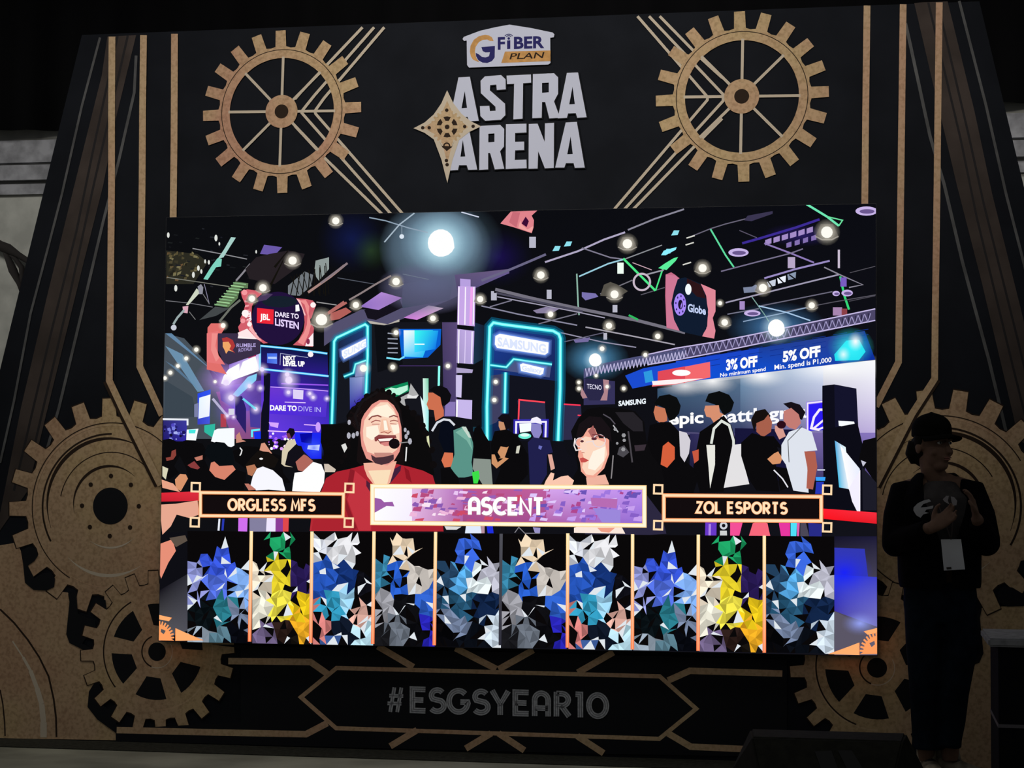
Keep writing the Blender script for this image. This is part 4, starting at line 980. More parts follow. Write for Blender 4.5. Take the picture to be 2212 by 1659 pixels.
for n, x, y, r in LAMPS:
    q = scr('pictured_lamp', soft=True); fr(q, n)
    if r > 38 and n in (3, 5, 6, 1):
        q.poly('#5c5650', x-r*1.7, y+r*.6, x-r*.9, y-r*1.2, x+r*.9, y-r*1.2, x+r*1.7, y+r*.6, x+r*.7, y+r*1.1, x-r*.7, y+r*1.1, alpha=.75)
        q.line('#a8a298', r*.2, x-r*1.7, y+r*.6, x-r*.7, y+r*1.1, x+r*.7, y+r*1.1, x+r*1.7, y+r*.6, alpha=.7)
    q.glow('#fff8e4', x, y, r*2.0, .85, core=.3).disc('#fffdf4', x, y, r*.86, n=14); q.build()
for n, x, y, r, rr in ((3, 1395, 470, 165, 300), (6, 1090, 1350, 95, 190), (7, 1235, 390, 72, 140)):
    q = scr('bright_floodlight', soft=True); fr(q, n); q.glow('#d4f6ff', x, y, rr, 1, core=.45).poly('#ffffff', [(x+r*math.cos(a)*(1.05 if 0 < a < 1.2 else .95), y+r*math.sin(a)) for a in [i*math.pi/9 for i in range(18)]]); q.build()

# --- big wall lettering and small lit sign on the right
p = scr('wall_lettering'); fr(p, 8)
p.text('#ffffff', 'epic', -75, 1090, 300, 1070, 120, .03); p.build(); p = scr('wall_lettering'); fr(p, 8)
p.text('#fbfbff', 'battlegrounds', 440, 1075, 1830, 985, 130, .025)
p.build()
p = scr('wall_lettering'); fr(p, 7); p.text('#f0f8ff', 'SAMSUNG', 1488, 890, 1785, 862, 52, .04); p.build()
p = scr('neon_letter_sign', soft=True); fr(p, 8)
p.poly('#2c1cf0', 1440, 870, 1615, 850, 1620, 1150, 1430, 1160).line('#8c60ff', 34, 1430, 1150, 1430, 860, 1615, 838, alpha=.5).line('#f4e8ff', 15, 1430, 1150, 1430, 860, 1615, 838)
p.line('#f8ecff', 26, 1615, 930, 1560, 930, 1500, 1010, 1470, 1130, 1560, 1150).line('#f8ecff', 22, 1500, 1130, 1620, 1030).line('#f8ecff', 20, 1530, 1150, 1610, 1120)
p.build()

# --- speaker-like tower at the right of the picture
p = scr('pictured_tower'); fr(p, 8)
p.poly('#0d0d1a', 1590, 670, 1720, 655, 1960, 700, 2010, 1700, 1620, 1700, 1590, 900)
p.poly('#14142c', 1720, 660, 1960, 700, 1975, 1200, 1730, 1180)
p.poly('#f8fcff', 1765, 1050, 1935, 1060, 1950, 1110, 1930, 1125, 1770, 1105)
fr(p, 12)
p.poly('#0c0c16', 1690, 460, 2010, 400, 2080, 700, 2070, 1200, 1700, 1180)
p.quad(['#50a8e0', '#f0ffff', '#f8f8ff', '#40c0e8'], 1800, 560, 1900, 620, 1950, 1010, 1840, 990)
p.quad(['#ffffff', '#e8f0ff', '#f4e8ff', '#ffffff'], 1850, 600, 2030, 820, 2035, 1200, 1930, 1010)
p.poly('#f4f0ff', 1930, 1000, 2035, 830, 2035, 1215, 2005, 1210, 1960, 1120)
p.poly('#38a8ff', 1625, 895, 1715, 895, 1710, 930, 1630, 930).poly('#2838b8', 1630, 940, 1700, 940, 1690, 1050, 1620, 1050).line('#e8f0ff', 10, 1640, 830, 1710, 830)
p.build()
p = scr('red_table_edge'); fr(p, 12); p.quad(['#ff2030', '#f83040', '#e01c28', '#ff1420'], 1690, 1185, 2188, 1222, 2190, 1325, 1700, 1280)
p.build(); p = scr('red_table_edge'); fr(p, 9); p.quad(['#e02838', '#e03040', '#d02838', '#c82030'], 35, 800, 500, 780, 500, 895, 38, 905); p.build()
# --- pictured people: each one a flat figure made of a few colour shapes
def person_pic(label, *ops):
    p = scr('pictured_person')
    for op in ops:
        if isinstance(op, int): fr(p, op)
        elif op[0] == 'd': p.disc(*op[1:])
        elif op[0] == 'l': p.line(op[1], op[2], *op[3:])
        else: p.poly(op[0], *op[1:])
    o = p.build(); o['label'] = label; return o
K = '#0b0a0c'
person_pic('man in black at the far left edge', 9, (K, 55, 170, 150, 150, 260, 200, 280, 330, 200, 480, 260, 560, 140, 640, 50, 560), ('#8a4038', 170, 300, 220, 280, 225, 350, 190, 400, 110, 420, 100, 380, 160, 370), ('#d8d4b8', 60, 480, 130, 510, 100, 640, 60, 600), ('#d8946c', 210, 640, 270, 575, 340, 580, 365, 630, 280, 780, 220, 740), ('#e8a488', 50, 640, 190, 690, 270, 790, 60, 740), ('#e8a890', 45, 940, 220, 930, 480, 890, 500, 1060, 380, 1100, 230, 1060, 160, 1200, 60, 1300, 42, 1120))
person_pic('man in black leaning over a table', 9, (K, 200, 220, 340, 170, 540, 210, 600, 330, 560, 400, 620, 520, 780, 640, 1040, 700, 1030, 780, 520, 780, 380, 660, 340, 500), ('#8a3c3c', 360, 470, 440, 420, 510, 500, 480, 520, 400, 500), ('#c07a68', 440, 380, 540, 350, 540, 400, 470, 420))
person_pic('man with black hair bending forward', 9, ('#0a0e12', 560, 330, 600, 230, 700, 190, 800, 200, 900, 300, 920, 460, 790, 470, 700, 440, 640, 420), ('#d8846c', 640, 440, 680, 425, 740, 480, 900, 470, 935, 520, 800, 645, 690, 610, 620, 530), (K, 800, 650, 940, 520, 1060, 560, 1050, 700, 760, 760))
person_pic('person in black raising a hand', 2, ('#c88a78', 940, 1220, 980, 1180, 1010, 1270, 1060, 1290, 940, 1310), 9, (K, 900, 300, 1040, 240, 1200, 250, 1300, 300, 1480, 360, 1500, 560, 1600, 680, 1400, 700, 1200, 560, 1040, 500, 930, 420), ('l', '#e8e8e8', 14, 985, 260, 1010, 290, 1000, 330, 985, 355), ('#d89880', 1240, 210, 1280, 200, 1370, 330, 1330, 330, 1220, 290))
person_pic('person in white with a black cap', 9, ('#14100e', 1040, 480, 1120, 380, 1200, 300, 1330, 310, 1450, 400, 1400, 500, 1240, 500, 1130, 460), ('#b87858', 1060, 480, 1160, 460, 1190, 510, 1130, 600, 1080, 580), ('#f8f8ff', 1110, 720, 1140, 600, 1190, 510, 1260, 485, 1380, 530, 1490, 630, 1530, 780, 1330, 760, 1180, 770), ('#c07868', 1040, 690, 1090, 690, 1180, 760, 1090, 770), ('d', '#f4f4f4', 1240, 392, 22, 12))
person_pic('man in a white shirt resting his head', 9, ('#121018', 1510, 440, 1530, 330, 1640, 230, 1720, 240, 1760, 340, 1730, 400, 1650, 470, 1600, 480), ('#b0685c', 1650, 430, 1750, 340, 1790, 360, 1860, 420, 1760, 550, 1680, 530), ('#ffffff', 1640, 560, 1730, 550, 1860, 430, 1960, 460, 2000, 560, 1990, 680, 1940, 790, 1610, 780, 1620, 680))
person_pic('seated man in a cream shirt', 2, ('#120c18', 1540, 1180, 1580, 1130, 1630, 1140, 1645, 1190, 1600, 1260, 1560, 1230), ('#7a3c50', 1540, 1200, 1575, 1190, 1600, 1250, 1560, 1260), ('#d8ccb0', 1560, 1280, 1640, 1260, 1660, 1320, 1560, 1420, 1520, 1590, 1620, 1600, 1480, 1560, 1490, 1400))
person_pic('woman in black with long dark hair', 2, (K, 1960, 1100, 2060, 1090, 2230, 1120, 2300, 1260, 2320, 1480, 2200, 1550, 1980, 1540, 1990, 1420, 1950, 1300), ('#e8b8a0', 2030, 1160, 2070, 1145, 2085, 1200, 2070, 1280, 2030, 1290, 2015, 1230), (K, 2060, 1130, 2120, 1150, 2130, 1290, 2085, 1280, 2090, 1190), ('#b88068', 2150, 1440, 2200, 1450, 2190, 1540, 2160, 1530), ('#cfc0b0', 1990, 1560, 2150, 1560, 2120, 1659, 2000, 1659), ('#e8e8f0', 2030, 1380, 2060, 1340, 2040, 1400))

# walkers behind the hosts
person_pic('walking man in black with a pale green backpack', 4, ('#0d0c10', 1255, 1010, 1310, 970, 1390, 955, 1470, 990, 1520, 1070, 1500, 1150, 1440, 1200, 1410, 1190, 1390, 1090, 1300, 1030), ('#cf7050', 1240, 1040, 1300, 1040, 1390, 1095, 1405, 1180, 1430, 1250, 1430, 1320, 1330, 1380, 1310, 1250, 1250, 1240, 1225, 1180, 1245, 1120), 11, ('#080c18', -30, 220, 60, 200, 100, 290, 110, 430, 90, 560, 0, 540, -60, 400), ('#d87450', 0, 540, 85, 545, 90, 680, 0, 690, -30, 620), ('#5a9488', 90, 320, 190, 280, 250, 340, 290, 460, 270, 640, 290, 770, 200, 790, 140, 790, 60, 700, 100, 560), ('#7cb4a4', 110, 340, 180, 300, 250, 380, 280, 520, 220, 420), ('#c8d8cc', 170, 285, 215, 285, 270, 400, 240, 390), (K, -40, 700, 60, 690, 140, 800, 150, 870, -30, 870), 4, ('l', '#d8dce4', 26, 1290, 1500, 1350, 1400, 1430, 1360, 1500, 1370, 1560, 1430))
person_pic('person in black with folded arms and grey trousers', 11, (K, 280, 400, 300, 300, 350, 265, 400, 360, 450, 440, 470, 600, 300, 610), ('#8a948c', 290, 600, 460, 610, 480, 860, 380, 860, 280, 700), ('#3ce048', 275, 740, 340, 720, 350, 780, 330, 850, 290, 850))
person_pic('man holding his phone in both hands', 11, ('#120e14', 530, 200, 570, 160, 640, 160, 670, 220, 650, 300, 600, 320, 590, 250), ('#c8906c', 540, 230, 590, 240, 610, 310, 560, 330, 540, 280), (K, 500, 330, 620, 310, 720, 370, 830, 560, 830, 760, 740, 860, 500, 860, 560, 700, 480, 640, 460, 460), ('#d09468', 470, 560, 500, 560, 530, 640, 600, 590, 640, 480, 620, 490, 560, 480, 530, 540, 560, 590, 540, 600, 640, 600, 520, 700, 470, 650), ('#d0d0c0', 720, 480, 755, 470, 740, 550, 710, 550))
person_pic('person in a white cap and navy shirt', 11, ('#f4f0ff', 850, 240, 870, 200, 920, 185, 960, 210, 970, 260, 900, 245), ('#8c86c8', 865, 250, 960, 260, 970, 340, 940, 400, 890, 390, 860, 330), ('#20204c', 830, 440, 880, 390, 950, 400, 1050, 420, 1080, 540, 1020, 560, 1020, 760, 960, 860, 850, 860, 840, 600), ('#e0a898', 1030, 560, 1070, 560, 1100, 700, 1060, 720), ('#101018', 1080, 430, 1180, 440, 1230, 560, 1330, 640, 1340, 860, 1090, 860, 1100, 720), ('#6c70c0', 940, 470, 975, 480, 960, 515, 935, 500))
person_pic('walking man in black with an orange bag', 12, ('#0c0d0e', 140, 220, 190, 150, 280, 135, 350, 165, 385, 240, 370, 310, 330, 360, 280, 380, 250, 310, 230, 260), ('#c87858', 150, 240, 240, 265, 260, 340, 260, 380, 200, 400, 155, 370, 135, 300), (K, 100, 420, 200, 390, 290, 390, 370, 480, 400, 600, 440, 760, 560, 860, 500, 1050, 240, 1040, 200, 800, 60, 700), ('#d8603c', 220, 610, 270, 570, 330, 620, 330, 730, 260, 810, 200, 780), ('#d4d0d8', 370, 470, 440, 490, 475, 560, 460, 680, 420, 760, 380, 700))
person_pic('walking man in black with a long white tote bag', 12, ('#0b0d0e', 610, 200, 640, 130, 740, 105, 830, 140, 875, 210, 850, 290, 780, 330, 740, 260, 700, 230), ('#d89070', 610, 240, 735, 235, 745, 300, 780, 320, 690, 400, 660, 350, 620, 340, 600, 280), (K, 560, 480, 680, 400, 780, 330, 850, 420, 890, 560, 860, 800, 780, 1030, 560, 1040, 500, 800), ('l', '#dfe4dc', 24, 665, 590, 690, 450, 760, 380, 830, 420, 870, 560, 870, 640), ('#e8e8e0', 620, 600, 700, 600, 700, 780, 655, 1000, 640, 800), ('#e4e2e4', 860, 600, 950, 590, 940, 680, 1015, 960, 780, 995), ('#c85840', 490, 660, 550, 640, 550, 740, 510, 770))
person_pic('man in a black shirt holding a camera', 12, ('#16100f', 1030, 370, 1070, 290, 1160, 270, 1210, 330, 1180, 390, 1080, 420, 1060, 480), ('#a8604c', 1080, 400, 1150, 370, 1190, 320, 1225, 390, 1215, 480, 1140, 530, 1080, 480), (K, 940, 580, 1040, 490, 1140, 520, 1240, 520, 1300, 600, 1340, 720, 1260, 780, 1290, 1030, 1080, 1020, 1000, 900, 940, 700), ('#d89468', 1180, 730, 1240, 680, 1280, 660, 1320, 720, 1300, 770, 1230, 780), ('#14141c', 1270, 620, 1370, 650, 1340, 700, 1290, 680), (K, 1260, 800, 1400, 820, 1420, 980, 1300, 1020), ('l', '#e8e8f0', 12, 1240, 830, 1320, 910, 1370, 990))
person_pic('tall man in a white shirt holding a microphone', 12, ('#161018', 1325, 220, 1400, 205, 1480, 230, 1530, 300, 1500, 370, 1440, 350, 1400, 280), ('#c47c74', 1330, 290, 1400, 260, 1470, 320, 1490, 400, 1440, 460, 1380, 440, 1330, 400), ('#d89c90', 1250, 420, 1320, 440, 1350, 520, 1290, 550, 1250, 470), ('d', '#2c0c18', 1310, 415, 42, 36), ('#dfe4ee', 1310, 600, 1380, 480, 1500, 440, 1590, 480, 1640, 650, 1540, 660, 1560, 1040, 1420, 1020, 1350, 780, 1310, 720), ('#b06050', 1520, 660, 1620, 660, 1640, 800, 1600, 1010, 1540, 1000, 1550, 820), ('l', '#55585c', 7, 1380, 760, 1370, 560, 1500, 430))
person_pic('person in black at the right edge', 12, (K, 2060, 560, 2180, 530, 2180, 960, 2060, 780, 2020, 740), ('#c8c8d8', 2040, 740, 2090, 760, 2060, 800), ('#1c1c28', 2050, 800, 2185, 950, 2185, 1200, 2060, 1200))

# hosts in front
H = scr('pictured_person'); H2 = fr(H, 10)
H.poly('#0c0b0c', 160, 470, 440, 465, 430, 380, 480, 300, 600, 220, 700, 140, 820, 110, 930, 170, 1020, 260, 1130, 340, 1230, 500, 1290, 640, 1330, 820, 1360, 1010, 1060, 930, 560, 930, 340, 960, 200, 860)
H.poly('#160f10', 440, 430, 470, 340, 560, 260, 640, 170, 740, 110, 860, 125, 960, 210, 1010, 330, 1020, 560, 1040, 900, 600, 920, 540, 860, 560, 560)
R_ = random.Random(2)
for x, y in ((470, 370), (520, 310), (560, 270), (610, 215), (650, 180), (700, 150), (760, 118), (820, 112), (880, 128), (930, 165), (980, 215), (1060, 290), (1130, 350), (1180, 410), (1230, 480), (1270, 560), (1300, 650), (1320, 740), (450, 620), (440, 700), (410, 800), (380, 860), (1340, 900)):
    H.disc('#0f0c0d', x+R_.uniform(-8, 8), y+R_.uniform(-8, 8), R_.uniform(22, 42), n=9)
for i in range(30):
    x, y = R_.uniform(500, 640), R_.uniform(200, 520); H.line('#241a1a', 5, x, y, x+R_.uniform(-30, 30), y+R_.uniform(10, 40))
H.quad(['#b4242e', '#b02430', '#a81c28', '#b8303c'], 60, 1450, 1440, 1450, 1455, 1600, 45, 1595)
H.poly('#ac2430', 165, 1180, 215, 1040, 330, 970, 470, 940, 620, 900, 960, 890, 1100, 920, 1240, 960, 1340, 1010, 1370, 1110, 1450, 1600, 60, 1590, 100, 1400)
H.poly('#8c1c28', 470, 940, 520, 960, 500, 1080, 420, 1240, 540, 1560, 500, 1590, 400, 1300, 440, 1100).poly('#8c1824', 1040, 920, 1090, 960, 1120, 1090, 1060, 1040).poly('#c23440', 520, 960, 640, 1060, 700, 1120, 690, 1590, 560, 1590, 440, 1260, 500, 1100)
H.poly('#502038', 640, 1060, 700, 1110, 690, 1200, 640, 1120).poly('#40203c', 900, 960, 1010, 900, 1000, 960, 880, 1110)
H.poly('#f2b49c', 610, 880, 960, 860, 930, 960, 890, 1090, 850, 1110, 720, 1110, 650, 1020, 620, 940).poly('#fbe0bc', 660, 960, 900, 950, 860, 1100, 730, 1100)
H.poly('#e8988c', 575, 560, 590, 420, 620, 360, 700, 260, 780, 215, 860, 215, 930, 270, 980, 360, 1010, 500, 1015, 640, 990, 760, 930, 860, 860, 905, 740, 880, 640, 830, 590, 700)
H.poly('#fbd4bc', 605, 540, 620, 430, 700, 310, 790, 240, 870, 240, 930, 310, 965, 400, 990, 520, 990, 650, 960, 740, 880, 800, 760, 800, 650, 760, 610, 640)
H.poly('#fff2dc', 660, 380, 740, 290, 860, 260, 930, 340, 950, 390, 860, 400, 760, 370, 680, 400).poly('#fff4e0', 640, 500, 760, 480, 780, 580, 700, 640, 640, 600).poly('#fff4e0', 900, 480, 980, 470, 990, 560, 930, 580)
H.line('#8c4a44', 14, 665, 425, 700, 390, 760, 378, 800, 395).line('#8c4a44', 13, 880, 395, 930, 378, 975, 395).line('#a85c54', 11, 690, 452, 740, 428, 790, 438).line('#c88478', 9, 700, 470, 780, 470).line('#a85c54', 11, 890, 440, 930, 428, 975, 440).line('#c88478', 8, 890, 462, 960, 470)
H.poly('#f6c4a8', 800, 420, 860, 420, 900, 540, 870, 570, 810, 565, 780, 540).line('#b86a5c', 10, 790, 560, 830, 550, 870, 566, 905, 545).poly('#fff8e8', 820, 430, 850, 430, 870, 530, 830, 535)
H.poly('#8c4444', 725, 610, 770, 580, 850, 585, 950, 585, 960, 620, 860, 610, 780, 620, 750, 650, 730, 650).poly('#7c2028', 750, 620, 800, 610, 940, 610, 920, 660, 850, 690, 790, 680).poly('#fff4ec', 765, 625, 920, 615, 900, 645, 780, 652).poly('#d88480', 780, 665, 890, 655, 880, 700, 830, 700)
H.poly('#4a3038', 690, 790, 740, 820, 820, 815, 930, 790, 930, 840, 880, 880, 800, 900, 730, 880, 700, 840).poly('#c88c80', 720, 770, 900, 770, 930, 790, 820, 812, 740, 815)
H.disc('#120c10', 935, 675, 58, 54).line('#8c8c8c', 10, 985, 668, 1110, 655).line('#181416', 24, 560, 520, 520, 380, 600, 230, 760, 130).line('#181416', 22, 1020, 480, 980, 300, 900, 180)
for x, y, r in ((460, 450, 18), (455, 590, 22), (505, 590, 20), (545, 570, 18), (1050, 530, 16), (1080, 560, 16), (1060, 600, 18), (1100, 650, 22)): H.disc('#b0b0bc', x, y, r, r*1.6, n=7)
H.line('#e8e8e8', 14, 1065, 710, 1055, 860).poly('#e0e0dc', 375, 690, 420, 670, 440, 720, 410, 770).poly('#d8dcb0', 1275, 600, 1300, 590, 1310, 720, 1280, 650)
o = H.build(); o['label'] = 'laughing bearded host in a dark red blazer with headset'
W = scr('pictured_person'); fr(W, 11)
W.poly('#0d0c0e', 1260, 330, 1330, 200, 1420, 110, 1560, 85, 1760, 100, 1900, 130, 1990, 240, 2010, 420, 2060, 560, 2160, 700, 2200, 880, 2180, 1180, 1780, 1200, 1100, 1000, 1240, 860, 1330, 700)
W.poly('#262328', 1700, 140, 1880, 140, 1970, 230, 1980, 330, 1880, 330, 1780, 250).poly('#3a3038', 1890, 470, 2010, 460, 1990, 520, 1900, 530).poly('#4c4a50', 1740, 490, 1790, 470, 1840, 540, 1780, 590, 1720, 560)
W.line('#4a464c', 16, 1830, 330, 1850, 480, 1870, 640).line('#55505a', 12, 1580, 160, 1650, 200, 1700, 260).line('#b8b8bc', 12, 1680, 270, 1730, 340)
for x, y, r in ((1700, 310, 18), (1785, 370, 22), (1790, 420, 18), (1720, 450, 14), (1780, 510, 22)): W.disc('#98989c', x, y, r, n=6)
W.line('#8a8688', 12, 1680, 570, 1670, 700, 1660, 800)
W.poly('#f0b4a0', 1410, 790, 1600, 760, 1640, 860, 1420, 866).poly('#f4a894', 1335, 520, 1310, 440, 1340, 380, 1400, 310, 1470, 290, 1580, 330, 1640, 420, 1640, 560, 1590, 700, 1500, 790, 1420, 790, 1360, 730, 1350, 640, 1330, 580)
W.poly('#fdd8c0', 1350, 500, 1350, 420, 1400, 380, 1500, 400, 1600, 440, 1620, 560, 1560, 700, 1480, 770, 1410, 760, 1370, 690, 1390, 620, 1380, 560).poly('#fff4e4', 1480, 530, 1600, 480, 1590, 620, 1500, 720, 1430, 700, 1440, 620)
W.poly('#181216', 1310, 380, 1340, 260, 1440, 180, 1560, 190, 1650, 300, 1665, 440, 1620, 400, 1540, 400, 1480, 260, 1430, 300, 1380, 380, 1340, 400)
W.poly('#a86460', 1430, 330, 1480, 270, 1530, 390, 1470, 400)
W.line('#f0e8e8', 12, 1300, 400, 1290, 470, 1310, 520, 1370, 510).ring('#e8dce0', 1540, 425, 56, 66).ring('#e8dce0', 1350, 440, 40, 48, 90, 330).line('#e8dce0', 8, 1400, 440, 1480, 430).disc('#5c2c38', 1490, 405, 28, 14).disc('#5c3038', 1370, 430, 18, 12).line('#7c3c40', 10, 1470, 365, 1540, 365, 1590, 385)
W.poly('#fbd8c4', 1370, 460, 1410, 430, 1420, 520, 1390, 545, 1362, 540).line('#c87868', 8, 1365, 540, 1395, 545)
W.poly('#c8504c', 1345, 600, 1380, 590, 1440, 620, 1400, 640, 1360, 640)
W.poly('#fbc8b0', 990, 870, 1010, 820, 1060, 740, 1095, 750, 1080, 820, 1160, 780, 1230, 770, 1290, 820, 1270, 870)
W.poly('#2c2840', 2010, 960, 2160, 1160, 2210, 1350, 1800, 1380, 1400, 1380, 1400, 1280, 2010, 1280).poly('#fbe8dc', 1290, 1290, 1340, 1275, 1760, 1275, 1800, 1350, 1290, 1340).poly('#f0a088', 1520, 1290, 1700, 1290, 1640, 1340, 1560, 1330)
o = W.build(); o['label'] = 'young host with round glasses, black hair and headset looking left'
# bright strip fragments between banners and portrait row
for a in (('#d070f0', 968, 1100, 1078, 1100, 1072, 1262, 965, 1258), ('#8480a0', 1100, 1100, 1300, 1100, 1300, 1262, 1100, 1262), ('#f0e8ff', 1305, 1100, 1412, 1100, 1410, 1262, 1298, 1262), ('#8c3c98', 1412, 1100, 1500, 1100, 1500, 1262, 1410, 1262), ('#e0484c', 1500, 1100, 1570, 1100, 1565, 1262, 1498, 1262), ('#e8ecf8', 730, 1110, 752, 1110, 742, 1252, 718, 1250), ('#2838b0', 775, 1110, 802, 1110, 790, 1250, 765, 1250)): p = scr('pictured_strip'); fr(p, 9); p.poly(*a); p.build()
for a in (('#e0ecff', 215, 1270, 360, 1270, 370, 1345, 205, 1345), ('#2030e0', 420, 1270, 480, 1268, 490, 1345, 430, 1345), ('#b890a0', 365, 1270, 400, 1270, 400, 1345, 368, 1345), ('#dcdcdc', 0, 1275, 170, 1280, 120, 1310, 20, 1310), ('#9a94c8', 880, 1285, 955, 1290, 950, 1345, 900, 1340)): p = scr('pictured_strip'); fr(p, 11); p.poly(*a); p.build()
p = scr('pictured_strip'); fr(p, 11); p.line('#8a8890', 8, 700, 1340, 740, 1285, 800, 1345, 950, 1345); p.build()
for a in (('#6838c8', 670, 115, 770, 115, 768, 235, 668, 232), ('#b088e8', 700, 130, 720, 130, 718, 232, 698, 232), ('#f45098', 890, 115, 1000, 118, 970, 238, 890, 236), ('#f8687c', 1090, 125, 1160, 105, 1220, 125, 1245, 238, 1055, 238), ('#e838a0', 1320, 120, 1420, 120, 1420, 238, 1340, 238), ('#50e0f8', 1425, 120, 1480, 120, 1475, 242, 1425, 242), ('#e060b0', 1480, 120, 1505, 120, 1500, 242, 1480, 242), ('#282c88', 1580, 120, 1700, 130, 1700, 242, 1590, 242), ('#cfd0d0', 800, 190, 860, 190, 862, 232, 800, 232), ('#4c4858', 1510, 120, 1560, 120, 1590, 242, 1510, 242)): p = scr('pictured_strip'); fr(p, 15); p.poly(*a); p.build()
p = scr('pictured_strip'); fr(p, 15); p.ring('#d0d4dc', 832, 145, 16, 34)
p.build(); p = scr('pictured_arm'); fr(p, 0); p.poly('#e89078', 345, 1175, 372, 1165, 380, 1190, 364, 1215, 348, 1250, 345, 1240).poly('#5c5046', 366, 1162, 400, 1156, 405, 1168, 380, 1182)
p.build()

# --- row of ten portrait panels, shown as plain abstract facets
TB = (1148.0, 1160.0); xs_ = [(405, 541), (545, 672), (676, 806), (810, 939), (942, 1082), (1084, 1224), (1228, 1365), (1368, 1507), (1510, 1650), (1653, 1802)]
def ytop(x): return 1147+(x-405)*.0085
def ybot(x): return 1387+(x-405)*.0182
PALV = {
 'A': [(.25, .06, None), (.5, .3, '#3c5ce8'), (.85, .12, None), (.1, .5, '#a8b0f8'), (.5, .5, '#5a78f0'), (.9, .48, '#88b8ff'), (.3, .75, '#0c1418'), (.55, .72, '#2c8090'), (.9, .75, '#8898b8'), (.15, .95, '#a8b8c8'), (.5, .95, '#5c8090'), (.75, .9, '#0a0c14')],
 'B': [(.1, .1, None), (.5, .08, '#20a868'), (.9, .15, None), (.15, .45, '#fff0d8'), (.45, .4, '#f8e030'), (.8, .45, '#302060'), (.45, .65, '#fff050'), (.85, .65, '#ffd820'), (.12, .7, '#fffbe8'), (.2, .95, '#7c6c94'), (.5, .92, '#30201c'), (.85, .85, '#ffb828'), (.7, 1.0, '#181410')],
 'C': [(.1, .12, '#f0f4ff'), (.5, .12, '#fbfbff'), (.9, .2, None), (.2, .4, '#2858c0'), (.55, .42, '#183880'), (.85, .5, '#101018'), (.35, .65, '#38a8d0'), (.6, .62, '#a8e0ff'), (.8, .72, '#f8c0b0'), (.1, .85, '#e88c88'), (.5, .85, '#101828'), (.92, .88, '#c8f0ff'), (.3, 1.0, '#4060a0')],
 'D': [(.1, .1, None), (.5, .15, '#f8e0c0'), (.85, .15, None), (.1, .38, '#3c8cb0'), (.4, .42, '#2c64d8'), (.7, .4, '#e0d8d0'), (.15, .65, '#a8a8b0'), (.5, .68, '#101014'), (.9, .6, '#3468d8'), (.35, .85, '#707884'), (.7, .9, '#0c0c10'), (.92, .9, '#2c28c0'), (.1, .95, '#202024')],
 'E': [(.15, .1, None), (.5, .14, '#4070f0'), (.85, .15, None), (.1, .4, '#284868'), (.45, .42, '#60b8f8'), (.65, .45, '#f0fcff'), (.9, .35, '#c8c8d8'), (.4, .62, '#285878'), (.75, .65, '#14284c'), (.3, .8, '#8090b0'), (.6, .92, '#0c1018'), (.88, .85, '#e0f0ff'), (.1, .95, '#08080c')],
}
for (x0, x1), kd in zip(xs_, 'ABCDEDCABE'):
    R_ = random.Random(ord(kd)*7); p = scr('portrait_panel')
    Q = [(x0, ytop(x0)), (x1, ytop(x1)), (x1, ybot(x1)), (x0, ybot(x0))]
    p.poly('#0a0809', Q)
    nx, ny = 9, 15; gp = {}
    for i in range(nx+1):
        for j in range(ny+1):
            u = i/nx+(R_.uniform(-.045, .045) if 0 < i < nx else 0); v = j/ny+(R_.uniform(-.028, .028) if 0 < j < ny else 0); gp[i, j] = (u, v)
    yv = p.nxt()
    def uvp(u, v):
        a = [Q[0][k]*(1-u)+Q[1][k]*u for k in (0, 1)]; b = [Q[3][k]*(1-u)+Q[2][k]*u for k in (0, 1)]
        return (a[0]*(1-v)+b[0]*v, a[1]*(1-v)+b[1]*v)
    for i in range(nx):
        for j in range(ny):
            a, b, c, d = gp[i, j], gp[i+1, j], gp[i+1, j+1], gp[i, j+1]
            for t in (((a, b, c), (a, c, d)) if R_.random() < .5 else ((a, b, d), (b, c, d))):
                u = sum(q[0] for q in t)/3; v = sum(q[1] for q in t)/3
                best = min(PALV[kd], key=lambda s_: (s_[0]-u)**2*1.1+(s_[1]-v)**2*2.2+R_.uniform(0, .05))
                rr = R_.random()
                if best[2] is None or v < .035 or rr < .13: continue
                k_ = R_.uniform(.45, 1.1); c_ = tuple(min(1.0, ch*k_) for ch in hx(best[2]))
                if rr > .93: c_ = (.75, .8, .85)
                p.raw([uvp(*q) for q in t], yv, [(*c_, 1)]*3)
    o = p.build(); o['label'] = 'dark panel with %s facets' % {'A': 'blue and grey', 'B': 'yellow and green', 'C': 'white and turquoise', 'D': 'tan and blue', 'E': 'pale blue and steel'}[kd]
for a, b, c, d in ((543, 1147, 539, 1386), (674, 1148, 671, 1389), (808, 1148, 805, 1391), (941, 1149, 938, 1394), (1226.5, 1152, 1225.5, 1399), (1366.5, 1154, 1366, 1403), (1508.5, 1155, 1508, 1406), (1651, 1157, 1651, 1410)):
    p = scr('panel_divider'); fr(p, 0); p.quad(['#ffe0a0', '#ffe0a0', '#ff7a4c', '#ff7a4c'], a-3.6, b, a+3.6, b, c+3.8, d, c-3.8, d); p.quad(['#fff4c8', '#fff4c8', '#ffa070', '#ffa070'], a-1.6, b, a+1.6, b, c+1.6, d, c-1.6, d); p.build()
p = scr('panel_divider'); p.quad(['#505058', '#505058', '#30303c', '#30303c'], 1079, 1153, 1086, 1153, 1083, 1394, 1077, 1394); p.build()

